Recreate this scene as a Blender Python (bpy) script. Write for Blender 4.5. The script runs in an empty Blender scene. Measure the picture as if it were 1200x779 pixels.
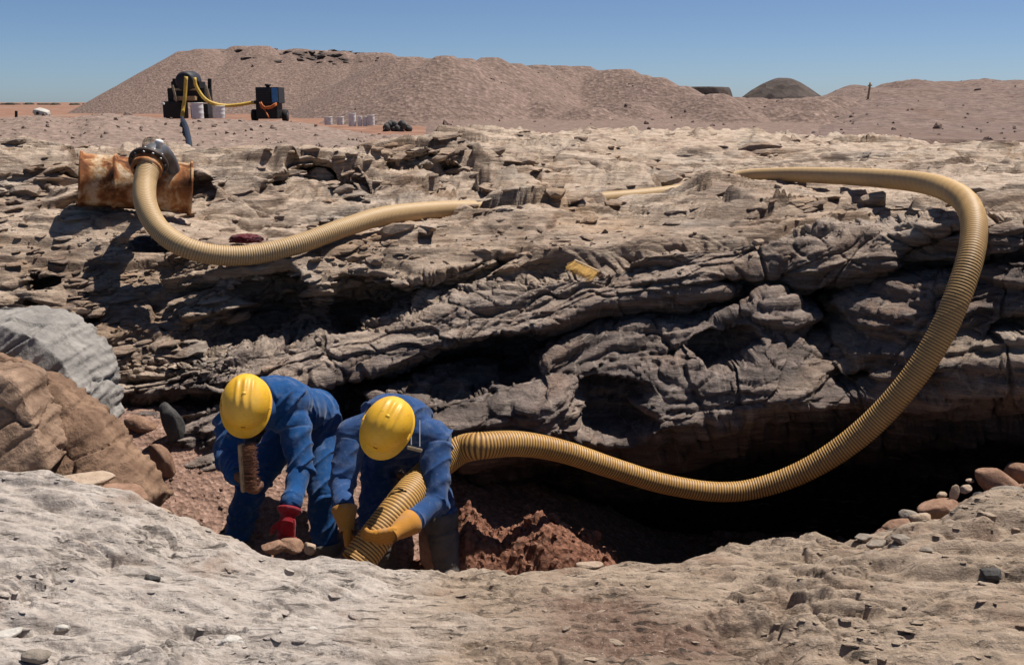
import bpy, bmesh, math, random
import numpy as np
from mathutils import Vector, Matrix
R = math.radians
scene = bpy.context.scene
COL = scene.collection

# ------------------------------------------------------------------ camera
CAM = np.array([0.0, 0.0, 2.55]); PITCH = R(13.0); F = 1167.0
cd = bpy.data.cameras.new('camera'); cam = bpy.data.objects.new('camera', cd); COL.objects.link(cam)
cam.location = CAM; cam.rotation_euler = (R(90) - PITCH, 0, 0)
cd.sensor_width = 36.0; cd.lens = 36.0 * F / 1200.0
cd.clip_start = 0.05; cd.clip_end = 20000
scene.camera = cam

# ------------------------------------------------------------------ light
SUN = Vector((0.36, 0.21, 0.90)).normalized()
elev = math.asin(SUN.z); azim = math.atan2(SUN.x, SUN.y)
world = bpy.data.worlds.new('World'); scene.world = world; world.use_nodes = True
wn = world.node_tree.nodes; wl = world.node_tree.links
sky = wn.new('ShaderNodeTexSky'); sky.sky_type = 'NISHITA'; sky.sun_disc = False
sky.sun_elevation = elev; sky.sun_rotation = azim
sky.altitude = 0; sky.air_density = 0.55; sky.dust_density = 0.35; sky.ozone_density = 6.5
wl.new(sky.outputs[0], wn['Background'].inputs[0]); wn['Background'].inputs[1].default_value = 0.06
sd = bpy.data.lights.new('sun', 'SUN'); sd.energy = 5.0; sd.angle = R(0.53); sd.color = (1.0, 0.94, 0.865)
sun = bpy.data.objects.new('sun', sd); COL.objects.link(sun)
sun.rotation_euler = (-SUN).to_track_quat('-Z', 'Y').to_euler(); sun.location = (3, 3, 12)
vs = scene.view_settings
vs.view_transform = 'Standard'; vs.look = 'None'; vs.exposure = 0.55; vs.gamma = 1.0; vs.use_curve_mapping = False

# ------------------------------------------------------------------ helpers
def at(px, py, Y):
    """world point at depth Y (metres in front of the camera) seen at a photo position"""
    px = np.asarray(px, float); py = np.asarray(py, float); Y = np.asarray(Y, float)
    dx = (px - 600.0) / F; dv = (389.5 - py) / F
    cy = math.cos(PITCH) + dv * math.sin(PITCH); cz = -math.sin(PITCH) + dv * math.cos(PITCH)
    t = Y / cy
    return np.stack([dx * t, Y + 0 * t, CAM[2] + cz * t], -1)
def A(px, py, Y): return Vector(at(px, py, Y))

_rng = np.random.default_rng(7)
_perm = _rng.permutation(256).astype(np.int32); _perm = np.concatenate([_perm, _perm, _perm])
_g = _rng.normal(size=(256, 3)).astype(np.float32); _g /= np.linalg.norm(_g, axis=1)[:, None]
_rv = _rng.random((256, 4)).astype(np.float32)
def _hash(i, j, k): return _perm[_perm[_perm[i & 255] + (j & 255)] + (k & 255)]
def pn(P, s=1.0, off=0.0):
    """gradient noise about -1..1; P (...,3)"""
    sh = P.shape[:-1]; Q = (P.reshape(-1, 3) * np.asarray(s, float) + off + 1000.5).astype(np.float64)
    I = np.floor(Q).astype(np.int32); f = (Q - I).astype(np.float32); u = f * f * f * (f * (f * 6 - 15) + 10)
    out = np.zeros(len(Q), np.float32)
    for a in (0, 1):
        wa = u[:, 0] if a else 1 - u[:, 0]
        for b in (0, 1):
            wb = wa * (u[:, 1] if b else 1 - u[:, 1])
            for c in (0, 1):
                g = _g[_hash(I[:, 0] + a, I[:, 1] + b, I[:, 2] + c)]
                d = g[:, 0] * (f[:, 0] - a) + g[:, 1] * (f[:, 1] - b) + g[:, 2] * (f[:, 2] - c)
                out += wb * (u[:, 2] if c else 1 - u[:, 2]) * d
    return (out * 1.5).reshape(sh)
def fbm(P, s=1.0, n=4, gain=0.5, off=0.0, ridged=False):
    s = np.asarray(s, float); v = 0; a = 1.0; tot = 0
    for i in range(n):
        q = pn(P, s * (2.03 ** i), off + i * 17.3)
        if ridged: q = 1 - 2 * np.abs(q)
        v = v + a * q; tot += a; a *= gain
    return v / tot
def worley(P, s=1.0, off=0.0):
    """F1, F2, random per cell"""
    sh = P.shape[:-1]; Q = P.reshape(-1, 3) * np.asarray(s, float) + off + 1000.5
    I = np.floor(Q).astype(np.int32); f = (Q - I).astype(np.float32)
    f1 = np.full(len(Q), 9, np.float32); f2 = f1.copy(); rid = np.zeros(len(Q), np.float32)
    for a in (-1, 0, 1):
        for b in (-1, 0, 1):
            for c in (-1, 0, 1):
                rv = _rv[_hash(I[:, 0] + a, I[:, 1] + b, I[:, 2] + c)]
                d = np.sqrt((a + rv[:, 0] - f[:, 0]) ** 2 + (b + rv[:, 1] - f[:, 1]) ** 2 + (c + rv[:, 2] - f[:, 2]) ** 2)
                m = d < f1
                f2 = np.where(m, f1, np.minimum(f2, d)); rid = np.where(m, rv[:, 3], rid); f1 = np.where(m, d, f1)
    return f1.reshape(sh), f2.reshape(sh), rid.reshape(sh)
def slabs(P, s, seed, amp, tilt):
    """plan-view broken plates: each cell its own height and tilt"""
    Q = P[..., :2] * np.asarray(s, float) + 500.5 + seed; I = np.floor(Q).astype(np.int32); f = (Q - I).astype(np.float32)
    f1 = np.full(Q.shape[:-1], 9, np.float32); f2 = f1.copy(); h = np.zeros_like(f1)
    for a in (-1, 0, 1):
        for b in (-1, 0, 1):
            k = _hash(I[..., 0] + a, I[..., 1] + b, np.int32(seed)); rv = _rv[k]; g = _g[k]
            dx = f[..., 0] - a - rv[..., 0]; dy = f[..., 1] - b - rv[..., 1]; d = np.abs(dx) * .7 + np.abs(dy) * .7 + .5 * np.sqrt(dx * dx + dy * dy); m = d < f1
            hh = amp * (rv[..., 3] - .5) * 2 + tilt * (g[..., 0] * dx + (g[..., 1] + .45) * dy)
            f2 = np.where(m, f1, np.minimum(f2, d)); h = np.where(m, hh, h); f1 = np.where(m, d, f1)
    return h - amp * .9 * sstep(.10, .0, f2 - f1)
def sstep(a, b, x):
    t = np.clip((x - a) / (b - a), 0, 1); return t * t * (3 - 2 * t)

def mesh_np(name, V, Fq, smooth=True):
    me = bpy.data.meshes.new(name); V = np.asarray(V, np.float32).reshape(-1, 3); Fq = np.asarray(Fq, np.int32)
    k = Fq.shape[1]
    me.vertices.add(len(V)); me.vertices.foreach_set('co', V.ravel())
    me.loops.add(Fq.size); me.loops.foreach_set('vertex_index', Fq.ravel())
    me.polygons.add(len(Fq)); me.polygons.foreach_set('loop_start', np.arange(0, Fq.size, k, dtype=np.int32))
    me.polygons.foreach_set('use_smooth', np.full(len(Fq), smooth))
    me.update(calc_edges=True)
    return me
def grid_faces(nv, nu, wrap=False):
    i = np.arange(nv - 1)[:, None]; j = np.arange(nu if wrap else nu - 1)[None, :]
    j2 = (j + 1) % nu
    return np.stack([i * nu + j + 0 * j2, i * nu + j2, (i + 1) * nu + j2, (i + 1) * nu + j], -1).reshape(-1, 4)
def fattr(me, name, arr):
    a = me.attributes.new(name, 'FLOAT', 'POINT'); a.data.foreach_set('value', np.asarray(arr, np.float32).ravel())
def obj(name, me, mat=None, parent=None, label=None, cat=None, group=None, kind=None):
    o = bpy.data.objects.new(name, me); COL.objects.link(o)
    if mat is not None and me is not None:
        if not me.materials: me.materials.append(mat)
    if parent is not None: o.parent = parent
    if label: o['label'] = label
    if cat: o['category'] = cat
    if group: o['group'] = group
    if kind: o['kind'] = kind
    return o
def thing(name, label, cat, loc=(0, 0, 0), group=None):
    o = obj(name, None, None, None, label, cat, group); o.location = loc; o.empty_display_size = 0.1
    return o
def bm_mesh(name, bm, smooth=False, loc=None):
    if loc is not None: bmesh.ops.translate(bm, verts=bm.verts, vec=-Vector(loc))
    bmesh.ops.recalc_face_normals(bm, faces=bm.faces)
    me = bpy.data.meshes.new(name); bm.to_mesh(me); bm.free()
    if smooth: me.polygons.foreach_set('use_smooth', [True] * len(me.polygons))
    return me
def gsm(X, sig, axis):
    r = int(max(1, round(sig * 3))); k = np.exp(-0.5 * (np.arange(-r, r + 1) / sig) ** 2); k /= k.sum()
    pad = [(0, 0)] * X.ndim; pad[axis] = (r, r); Xp = np.pad(X, pad, mode='edge'); out = 0
    n = X.shape[axis]
    for i, w in enumerate(k):
        sl = [slice(None)] * X.ndim; sl[axis] = slice(i, i + n); out = out + w * Xp[tuple(sl)]
    return out
def normals(P):
    du = np.gradient(P, axis=1); dv = np.gradient(P, axis=0); n = np.cross(du, dv)
    return n / np.maximum(np.linalg.norm(n, axis=-1, keepdims=True), 1e-9)

# ------------------------------------------------------------------ materials
class MB:
    def __init__(s, name):
        s.m = bpy.data.materials.new(name); s.m.use_nodes = True; s.t = s.m.node_tree; s.n = s.t.nodes; s.l = s.t.links
        s.b = s.n['Principled BSDF']; s.b.inputs['Specular IOR Level'].default_value = 0.25; s.co = None
    def coord(s, scale=(1, 1, 1), rot=(0, 0, 0), which='Object'):
        c = s.n.new('ShaderNodeTexCoord'); mp = s.n.new('ShaderNodeMapping'); s.l.new(c.outputs[which], mp.inputs[0])
        mp.inputs['Scale'].default_value = scale; mp.inputs['Rotation'].default_value = rot
        return mp.outputs[0]
    def noise(s, vec, scale, detail=6, rough=0.55, dist=0.0):
        n = s.n.new('ShaderNodeTexNoise'); s.l.new(vec, n.inputs['Vector']); n.inputs['Scale'].default_value = scale
        n.inputs['Detail'].default_value = detail; n.inputs['Roughness'].default_value = rough; n.inputs['Distortion'].default_value = dist
        return n.outputs['Fac']
    def voronoi(s, vec, scale, feature='F1', out='Distance'):
        n = s.n.new('ShaderNodeTexVoronoi'); s.l.new(vec, n.inputs['Vector']); n.inputs['Scale'].default_value = scale; n.feature = feature
        return n.outputs[out]
    def ramp(s, fac, stops):
        n = s.n.new('ShaderNodeValToRGB'); s.l.new(fac, n.inputs[0]); e = n.color_ramp.elements
        while len(e) < len(stops): e.new(0.5)
        for k, (p, c) in zip(e, stops): k.position = p; k.color = (*c, 1) if len(c) == 3 else c
        return n.outputs['Color']
    def fr(s, fac, a, b):
        n = s.n.new('ShaderNodeMapRange'); s.l.new(fac, n.inputs[0]); n.inputs[1].default_value = a; n.inputs[2].default_value = b
        return n.outputs[0]
    def mix(s, fac, a, b, mode='MIX'):
        n = s.n.new('ShaderNodeMix'); n.data_type = 'RGBA'; n.blend_type = mode
        for v, i in ((fac, 0), (a, 6), (b, 7)):
            if isinstance(v, (int, float)): n.inputs[i].default_value = v
            elif isinstance(v, tuple): n.inputs[i].default_value = (*v, 1)
            else: s.l.new(v, n.inputs[i])
        return n.outputs[2]
    def math(s, op, a, b=0.0):
        n = s.n.new('ShaderNodeMath'); n.operation = op
        for v, i in ((a, 0), (b, 1)):
            if isinstance(v, (int, float)): n.inputs[i].default_value = v
            else: s.l.new(v, n.inputs[i])
        return n.outputs[0]
    def attr(s, name):
        n = s.n.new('ShaderNodeAttribute'); n.attribute_name = name; return n.outputs['Fac']
    def bump(s, h, dist, strength=1.0, prev=None):
        n = s.n.new('ShaderNodeBump'); n.inputs['Strength'].default_value = strength; n.inputs['Distance'].default_value = dist
        s.l.new(h, n.inputs['Height'])
        if prev is not None: s.l.new(prev, n.inputs['Normal'])
        return n.outputs[0]
    def done(s, col, rough=0.9, bump=None, metal=0.0, spec=None):
        for v, k in ((col, 'Base Color'), (rough, 'Roughness'), (metal, 'Metallic')):
            if isinstance(v, tuple): s.b.inputs[k].default_value = (*v, 1)
            elif isinstance(v, (int, float)): s.b.inputs[k].default_value = v
            else: s.l.new(v, s.b.inputs[k])
        if bump is not None: s.l.new(bump, s.b.inputs['Normal'])
        if spec is not None: s.b.inputs['Specular IOR Level'].default_value = spec
        return s.m
BED = R(-11)   # bedding dips to the left

def mat_cliff():
    m = MB('layered_schist'); c = m.coord((1, 1, 1)); st = m.coord((0.35, 0.35, 2.6), (0, BED, 0)); st2 = m.coord((0.5, 0.5, 7.0), (R(4), BED, 0))
    n1 = m.noise(c, 1.1, 5); n2 = m.noise(st, 2.2, 8, 0.65, 0.4); n3 = m.noise(c, 14, 6, 0.7); n4 = m.noise(st2, 3.0, 6, 0.6, 0.3)
    pale = m.ramp(n2, [(0.31, (0.08, 0.053, 0.039)), (0.42, (0.24, 0.165, 0.118)), (0.54, (0.40, 0.298, 0.22)), (0.70, (0.60, 0.485, 0.385))])
    brown = m.ramp(n1, [(0.35, (0.20, 0.115, 0.068)), (0.6, (0.36, 0.235, 0.145))])
    pale = m.mix(m.fr(n1, 0.52, 0.68), pale, brown)
    greyp = m.ramp(n4, [(0.3, (0.13, 0.125, 0.115)), (0.6, (0.36, 0.35, 0.32))])
    pale = m.mix(m.math('MULTIPLY', m.fr(m.noise(c, 0.9, 5, 0.6), 0.52, 0.68), 0.5), pale, greyp)
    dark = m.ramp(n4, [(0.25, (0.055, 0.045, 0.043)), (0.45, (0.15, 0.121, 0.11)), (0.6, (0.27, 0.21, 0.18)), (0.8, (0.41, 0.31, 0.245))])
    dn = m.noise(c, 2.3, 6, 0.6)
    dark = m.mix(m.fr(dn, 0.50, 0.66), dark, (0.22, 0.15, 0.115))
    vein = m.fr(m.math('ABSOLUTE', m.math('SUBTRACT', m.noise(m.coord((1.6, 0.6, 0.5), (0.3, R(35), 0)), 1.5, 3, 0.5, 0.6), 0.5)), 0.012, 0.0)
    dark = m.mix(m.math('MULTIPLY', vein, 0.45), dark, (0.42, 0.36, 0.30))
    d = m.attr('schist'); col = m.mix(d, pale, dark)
    trench_shade = m.attr('trench_shade'); col = m.mix(trench_shade, col, (0.012, 0.011, 0.011))  # deep trench shade mixed into the rock colour as near-black
    col = m.mix(m.math('MULTIPLY', m.fr(n3, 0.42, 0.64), 0.55), col, m.mix(0.5, col, (0.10, 0.075, 0.05), 'MIX'))
    col = m.mix(m.math('MULTIPLY', m.attr('dust'), m.fr(m.noise(c, 5, 6, 0.65), 0.35, 0.6)), col, (0.50, 0.395, 0.305))
    ne = m.noise(m.coord((1.2, 1.2, 16.0), (R(4), BED, 0)), 3.0, 6, 0.7, 0.4)
    col = m.mix(m.math('MULTIPLY', m.fr(ne, 0.50, 0.36), 0.55), col, m.mix(0.75, col, (0.03, 0.025, 0.02)))
    col = m.mix(m.math('MULTIPLY', m.fr(ne, 0.58, 0.70), 0.35), col, (0.50, 0.42, 0.33))
    b = m.bump(n4, 0.06, 0.8); b = m.bump(ne, 0.035, 1.0, b); b = m.bump(n3, 0.025, 0.9, b); b = m.bump(m.noise(c, 55, 5, 0.7), 0.01, 0.9, b)
    return m.done(col, 0.88, b, spec=0.2)
def mat_ledge():
    m = MB('pale_ledge_rock'); c = m.coord(); st = m.coord((0.8, 2.4, 5.0), (0, R(-6), R(-14)))
    n1 = m.noise(c, 1.3, 6, 0.6); n2 = m.noise(st, 5.0, 9, 0.72, 0.3); n3 = m.noise(c, 28, 6, 0.7); n5 = m.noise(c, 3.1, 6, 0.62)
    grey = m.ramp(n2, [(0.25, (0.21, 0.178, 0.154)), (0.40, (0.345, 0.297, 0.26)), (0.55, (0.45, 0.394, 0.347)), (0.75, (0.54, 0.482, 0.432))])
    tan = m.ramp(n2, [(0.25, (0.19, 0.14, 0.10)), (0.42, (0.29, 0.22, 0.16)), (0.58, (0.37, 0.285, 0.215)), (0.78, (0.44, 0.36, 0.285))])
    w = m.fr(m.math('ADD', m.attr('tan'), m.math('MULTIPLY', m.math('SUBTRACT', n1, 0.5), 1.6)), 0.2, 0.8)
    col = m.mix(w, grey, tan)
    col = m.mix(m.math('MULTIPLY', m.fr(n5, 0.55, 0.68), 0.6), col, (0.25, 0.165, 0.115))
    col = m.mix(m.attr('soil'), col, m.ramp(n3, [(0.3, (0.10, 0.06, 0.042)), (0.7, (0.26, 0.17, 0.125))]))
    col = m.mix(m.math('MULTIPLY', m.fr(n3, 0.5, 0.68), 0.5), col, (0.17, 0.14, 0.11))
    vor = m.voronoi(c, 60); col = m.mix(m.math('MULTIPLY', m.fr(vor, 0.16, 0.1), 0.5), col, (0.6, 0.55, 0.49))
    crk = m.noise(m.coord((1.0, 5.0, 5.0), (0, 0, R(-14))), 7.0, 7, 0.7, 0.5); ck = m.math('MULTIPLY', m.fr(crk, 0.42, 0.36), m.fr(m.noise(c, 2.2, 4, .6), 0.34, 0.52))
    col = m.mix(m.math('MULTIPLY', ck, 0.85), col, (0.075, 0.066, 0.055))
    b = m.bump(n2, 0.022, 0.8); b = m.bump(n3, 0.016, 1.0, b); b = m.bump(m.math('MULTIPLY', ck, -1.0), 0.015, 0.9, b); b = m.bump(m.noise(c, 110, 4, 0.7), 0.004, 0.7, b)
    return m.done(col, 0.9, b, spec=0.2)
def mat_gravel(name, stops, scale=30.0, bumpd=0.02, big=1.2, second=None, secw=(0.55, 0.7)):
    m = MB(name); c = m.coord(); n1 = m.noise(c, big, 6, 0.6); n2 = m.noise(c, scale, 6, 0.75); v = m.voronoi(c, scale * 1.4)
    vc = m.voronoi(c, scale * 1.4, out='Color')
    col = m.ramp(n2, stops)
    if second: col = m.mix(m.fr(n1, *secw), col, second)
    g = m.n.new('ShaderNodeRGBToBW'); m.l.new(vc, g.inputs[0])
    col = m.mix(0.35, col, m.mix(g.outputs[0], (0.25, 0.25, 0.25), (1.6, 1.6, 1.6)), 'MULTIPLY')
    col = m.mix(m.attr('scarp'), col, (0.035, 0.026, 0.02))
    b = m.bump(v, bumpd, 0.7); b = m.bump(n2, bumpd, 0.7, b); b = m.bump(n1, bumpd * 2, 0.3, b)
    return m.done(col, 0.95, b, spec=0.1)
def mat_stone(name, a, b_, scale=9.0, rough=0.85, bumpd=0.008):
    m = MB(name); c = m.coord(); n = m.noise(c, scale, 7, 0.65, 0.5); n2 = m.noise(c, scale * 6, 5, 0.7)
    col = m.ramp(n, [(0.3, a), (0.7, b_)]); col = m.mix(m.math('MULTIPLY', m.fr(n2, 0.5, 0.7), 0.4), col, tuple(x * 0.5 for x in a))
    bb = m.bump(n, bumpd * 3, 0.6); bb = m.bump(n2, bumpd, 0.8, bb)
    return m.done(col, rough, bb, spec=0.2)
def mat_plain(name, col, rough=0.6, metal=0.0, var=0.25, scale=12.0, bumpd=0.001, spec=0.3):
    m = MB(name); c = m.coord(); n = m.noise(c, scale, 6, 0.65)
    cc = m.ramp(n, [(0.3, tuple(x * (1 - var) for x in col)), (0.7, tuple(min(1, x * (1 + var)) for x in col))])
    r = m.math('ADD', m.math('MULTIPLY', n, 0.3), rough - 0.15)
    return m.done(cc, r, m.bump(n, bumpd, 0.6), metal, spec)
def mat_cloth(name, col, dusty=0.35):
    m = MB(name); c = m.coord(); n = m.noise(c, 3.0, 6, 0.6); n2 = m.noise(c, 16, 6, 0.7); w = m.noise(c, 260, 2, 0.5)
    cc = m.ramp(n, [(0.3, tuple(x * 0.78 for x in col)), (0.7, tuple(x * 1.15 for x in col))])
    cc = m.mix(m.math('MULTIPLY', m.fr(n2, 0.5, 0.72), dusty), cc, (0.20, 0.22, 0.27))
    cc = m.mix(m.math('MULTIPLY', m.fr(m.noise(c, 34, 4, 0.7), 0.62, 0.72), 0.5 * dusty), cc, (0.42, 0.40, 0.38))
    cc = m.mix(m.math('MULTIPLY', m.attr('seam'), 0.5), cc, (0.10, 0.15, 0.26))
    b = m.bump(n2, 0.006, 0.5); b = m.bump(m.noise(c, 45, 4, 0.6), 0.0015, 0.6, b); b = m.bump(w, 0.001, 0.5, b)
    mm = m.done(cc, 0.92, b, spec=0.08)
    m.b.inputs['Sheen Weight'].default_value = 0.12; m.b.inputs['Sheen Roughness'].default_value = 0.5
    return mm
def mat_hose():
    m = MB('ribbed_hose_plastic'); c = m.coord(); n = m.noise(c, 5, 6, 0.65); n2 = m.noise(c, 60, 5, 0.7)
    rib = m.ramp(n, [(0.3, (0.38, 0.20, 0.05)), (0.7, (0.52, 0.31, 0.09))])
    dust = m.fr(m.attr('age'), 0.0, 1.0); rib = m.mix(dust, rib, (0.46, 0.325, 0.175))
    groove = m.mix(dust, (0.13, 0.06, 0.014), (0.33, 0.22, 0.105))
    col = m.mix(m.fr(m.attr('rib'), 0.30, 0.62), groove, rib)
    col = m.mix(m.math('MULTIPLY', m.fr(n2, 0.5, 0.7), 0.3), col, (0.22, 0.15, 0.08))
    return m.done(col, 0.55, m.bump(n2, 0.001, 0.5), spec=0.35)
def mat_rust():
    m = MB('rusted_steel'); c = m.coord(); n = m.noise(c, 6.5, 8, 0.62, 0.6); n2 = m.noise(c, 30, 6, 0.7); n3 = m.noise(c, 2.7, 4, 0.5)
    col = m.ramp(n, [(0.34, (0.025, 0.011, 0.007)), (0.43, (0.11, 0.04, 0.016)), (0.50, (0.26, 0.10, 0.036)), (0.56, (0.42, 0.26, 0.13)), (0.64, (0.55, 0.43, 0.30))])
    col = m.mix(m.math('MULTIPLY', m.fr(n2, 0.48, 0.65), 0.55), col, (0.09, 0.03, 0.012))
    col = m.mix(m.math('MULTIPLY', m.fr(n3, 0.45, 0.6), 0.5), col, (0.30, 0.11, 0.035))
    b = m.bump(n2, 0.003, 0.7); b = m.bump(n, 0.003, 0.4, b)
    return m.done(col, 0.85, b, 0.0, 0.2)
def mat_helmet():
    m = MB('scuffed_yellow_plastic'); c = m.coord(); n = m.noise(c, 7, 6, 0.65); n2 = m.noise(c, 70, 5, 0.7); n3 = m.noise(m.coord((1, 4, 1)), 14, 6, 0.7)
    col = m.ramp(n, [(0.3, (0.62, 0.32, 0.016)), (0.7, (0.76, 0.44, 0.028))])
    col = m.mix(m.math('MULTIPLY', m.fr(n2, 0.52, 0.7), 0.5), col, (0.42, 0.28, 0.06))
    col = m.mix(m.math('MULTIPLY', m.fr(m.noise(m.coord((1, 1, 6), (.7, .4, .2)), 22, 6, .75), 0.60, 0.68), .7), col, (0.16, 0.09, 0.03))
    col = m.mix(m.fr(n3, 0.68, 0.74), col, (0.10, 0.06, 0.03))
    col = m.mix(m.math('MULTIPLY', m.fr(m.noise(c, 4, 5, .6), .48, .66), .2), col, (0.48, 0.36, 0.18))
    return m.done(col, m.math('ADD', m.math('MULTIPLY', n2, 0.3), 0.3), m.bump(n2, 0.001, 0.4), spec=0.4)

M = dict(
    cliff=mat_cliff(), ledge=mat_ledge(), hose=mat_hose(), rust=mat_rust(), helmet=mat_helmet(),
    red_gravel=mat_gravel('reddish_gravel', [(0.3, (0.13, 0.075, 0.055)), (0.55, (0.27, 0.17, 0.13)), (0.75, (0.40, 0.29, 0.235))], 26, 0.02),
    red_earth=mat_gravel('red_brown_earth', [(0.3, (0.10, 0.042, 0.026)), (0.55, (0.22, 0.105, 0.068)), (0.8, (0.40, 0.26, 0.19))], 22, 0.03),
    heap=mat_gravel('grey_pink_spoil', [(0.3, (0.115, 0.08, 0.065)), (0.52, (0.185, 0.13, 0.107)), (0.72, (0.285, 0.21, 0.175))], 4.0, 0.06, 0.09, (0.165, 0.125, 0.105)),
    heap2=mat_gravel('dark_purple_spoil', [(0.3, (0.115, 0.082, 0.07)), (0.55, (0.175, 0.125, 0.105)), (0.78, (0.27, 0.20, 0.165))], 2.2, 0.1, 0.12, (0.15, 0.10, 0.08)),
    bank=mat_gravel('grey_gravel', [(0.3, (0.155, 0.112, 0.09)), (0.55, (0.225, 0.165, 0.135)), (0.75, (0.32, 0.245, 0.20))], 5.0, 0.05, 0.3, (0.20, 0.155, 0.13)),
    plain=mat_gravel('red_desert_ground', [(0.3, (0.17, 0.088, 0.058)), (0.55, (0.23, 0.128, 0.088)), (0.75, (0.29, 0.19, 0.14))], 0.8, 0.05, 0.05, (0.24, 0.175, 0.135)),
    darkhill=mat_gravel('dark_far_hill', [(0.3, (0.06, 0.05, 0.045)), (0.6, (0.10, 0.08, 0.07)), (0.8, (0.14, 0.115, 0.1))], 0.25, 0.5, 0.03),
    boulder_brown=mat_stone('rust_brown_boulder', (0.10, 0.055, 0.034), (0.29, 0.185, 0.12), 4.5, 0.85, 0.02),
    boulder_brown2=mat_stone('pale_brown_boulder', (0.15, 0.092, 0.06), (0.33, 0.225, 0.155), 4.5, 0.85, 0.02),
    boulder_grey=mat_stone('grey_boulder', (0.14, 0.13, 0.12), (0.33, 0.305, 0.275), 4.5, 0.85, 0.016),
    st_grey=mat_stone('grey_stone', (0.15, 0.125, 0.10), (0.30, 0.255, 0.21)),
    st_pale=mat_stone('pale_stone', (0.34, 0.315, 0.28), (0.55, 0.52, 0.47)),
    st_dark=mat_stone('dark_stone', (0.04, 0.038, 0.036), (0.10, 0.095, 0.09)),
    st_brown=mat_stone('brown_stone', (0.16, 0.088, 0.055), (0.34, 0.21, 0.145)),
    st_tan=mat_stone('tan_stone', (0.28, 0.20, 0.14), (0.46, 0.36, 0.27)),
    blue1=mat_cloth('bright_blue_cotton', (0.010, 0.058, 0.175), 0.25), blue2=mat_cloth('faded_navy_cotton', (0.020, 0.055, 0.150), 0.35),
    skin=mat_plain('brown_skin', (0.14, 0.070, 0.042), 0.55, 0, 0.15, 20, 0.001),
    glove_red=mat_cloth('red_glove_cloth', (0.23, 0.012, 0.018), 0.3), glove_or=mat_cloth('orange_leather', (0.36, 0.165, 0.03), 0.3),
    rubber=mat_plain('grey_rubber', (0.10, 0.09, 0.08), 0.7, 0, 0.4, 9, 0.003), black=mat_plain('black_painted_steel', (0.012, 0.011, 0.011), 0.6, 0, 0.5, 6),
    steel=mat_plain('dull_grey_steel', (0.11, 0.11, 0.115), 0.5, 0.5, 0.4, 12), darksteel=mat_plain('dark_pitted_steel', (0.05, 0.035, 0.028), 0.6, 0.3, 0.5, 20, 0.002),
    white=mat_plain('white_paint', (0.62, 0.61, 0.59), 0.55, 0, 0.15, 8), wood=mat_plain('worn_wood', (0.34, 0.23, 0.13), 0.8, 0, 0.35, 25, 0.002),
    bristle=mat_plain('straw_bristle', (0.50, 0.30, 0.085), 0.8, 0, 0.35, 60, 0.001), bristle2=mat_plain('brown_bristle', (0.20, 0.095, 0.055), 0.8, 0, 0.4, 60, 0.001),
    bluepaint=mat_plain('blue_painted_panel', (0.045, 0.17, 0.36), 0.5, 0, 0.3, 6), darkpanel=mat_plain('dark_radiator', (0.022, 0.024, 0.028), 0.6, 0, 0.4, 30),
    orange=mat_plain('orange_cable', (0.42, 0.12, 0.03), 0.7), yhose=mat_plain('yellow_hose', (0.50, 0.33, 0.06), 0.55, 0, 0.2), bluehose=mat_plain('blue_black_hose', (0.012, 0.016, 0.026), 0.55),
    redrag=mat_cloth('dark_red_rag', (0.085, 0.012, 0.014), 0.25), blackrag=mat_cloth('black_plastic_scrap', (0.012, 0.013, 0.016), 0.2),
    redbeam=mat_plain('red_oxide_steel', (0.22, 0.075, 0.045), 0.8), tyre=mat_plain('black_tyre', (0.014, 0.013, 0.013), 0.85, 0, 0.5, 20),
    strap=mat_plain('pale_strap', (0.34, 0.35, 0.38), 0.7), metalbits=mat_plain('brass_bits', (0.30, 0.25, 0.17), 0.6, 0.4), scrub=mat_plain('dusty_scrub', (0.035, 0.04, 0.028), 0.9),
)

# ------------------------------------------------------------------ lofted rock surfaces
def loft(lines, U, rows, sm_u=5, sm_v=2.0):
    L = []
    for ln in lines:
        a = np.array(sorted(ln), float)
        py = gsm(np.interp(U, a[:, 0], a[:, 1]), sm_u, 0); Y = gsm(np.interp(U, a[:, 0], a[:, 2]), sm_u, 0)
        L.append(at(U, py, Y))
    out = []
    for i, n in enumerate(rows):
        t = (np.arange(n) / n)[:, None, None]; out.append(L[i][None] * (1 - t) + L[i + 1][None] * t)
    out.append(L[-1][None]); P = np.concatenate(out, 0)
    return gsm(P, sm_v, 0)
def ucols(n_in, lo=-900, hi=2100, n_out=70):
    return np.concatenate([np.linspace(lo, -70, n_out, endpoint=False), np.linspace(-70, 1270, n_in), np.linspace(1270, hi, n_out + 1)[1:]])
def project(P):
    q = P - CAM; c, s = math.cos(PITCH), math.sin(PITCH)
    d = q[..., 1] * c - q[..., 2] * s; v = q[..., 1] * s + q[..., 2] * c
    return 600 + F * q[..., 0] / d, 389.5 - F * v / d

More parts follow.
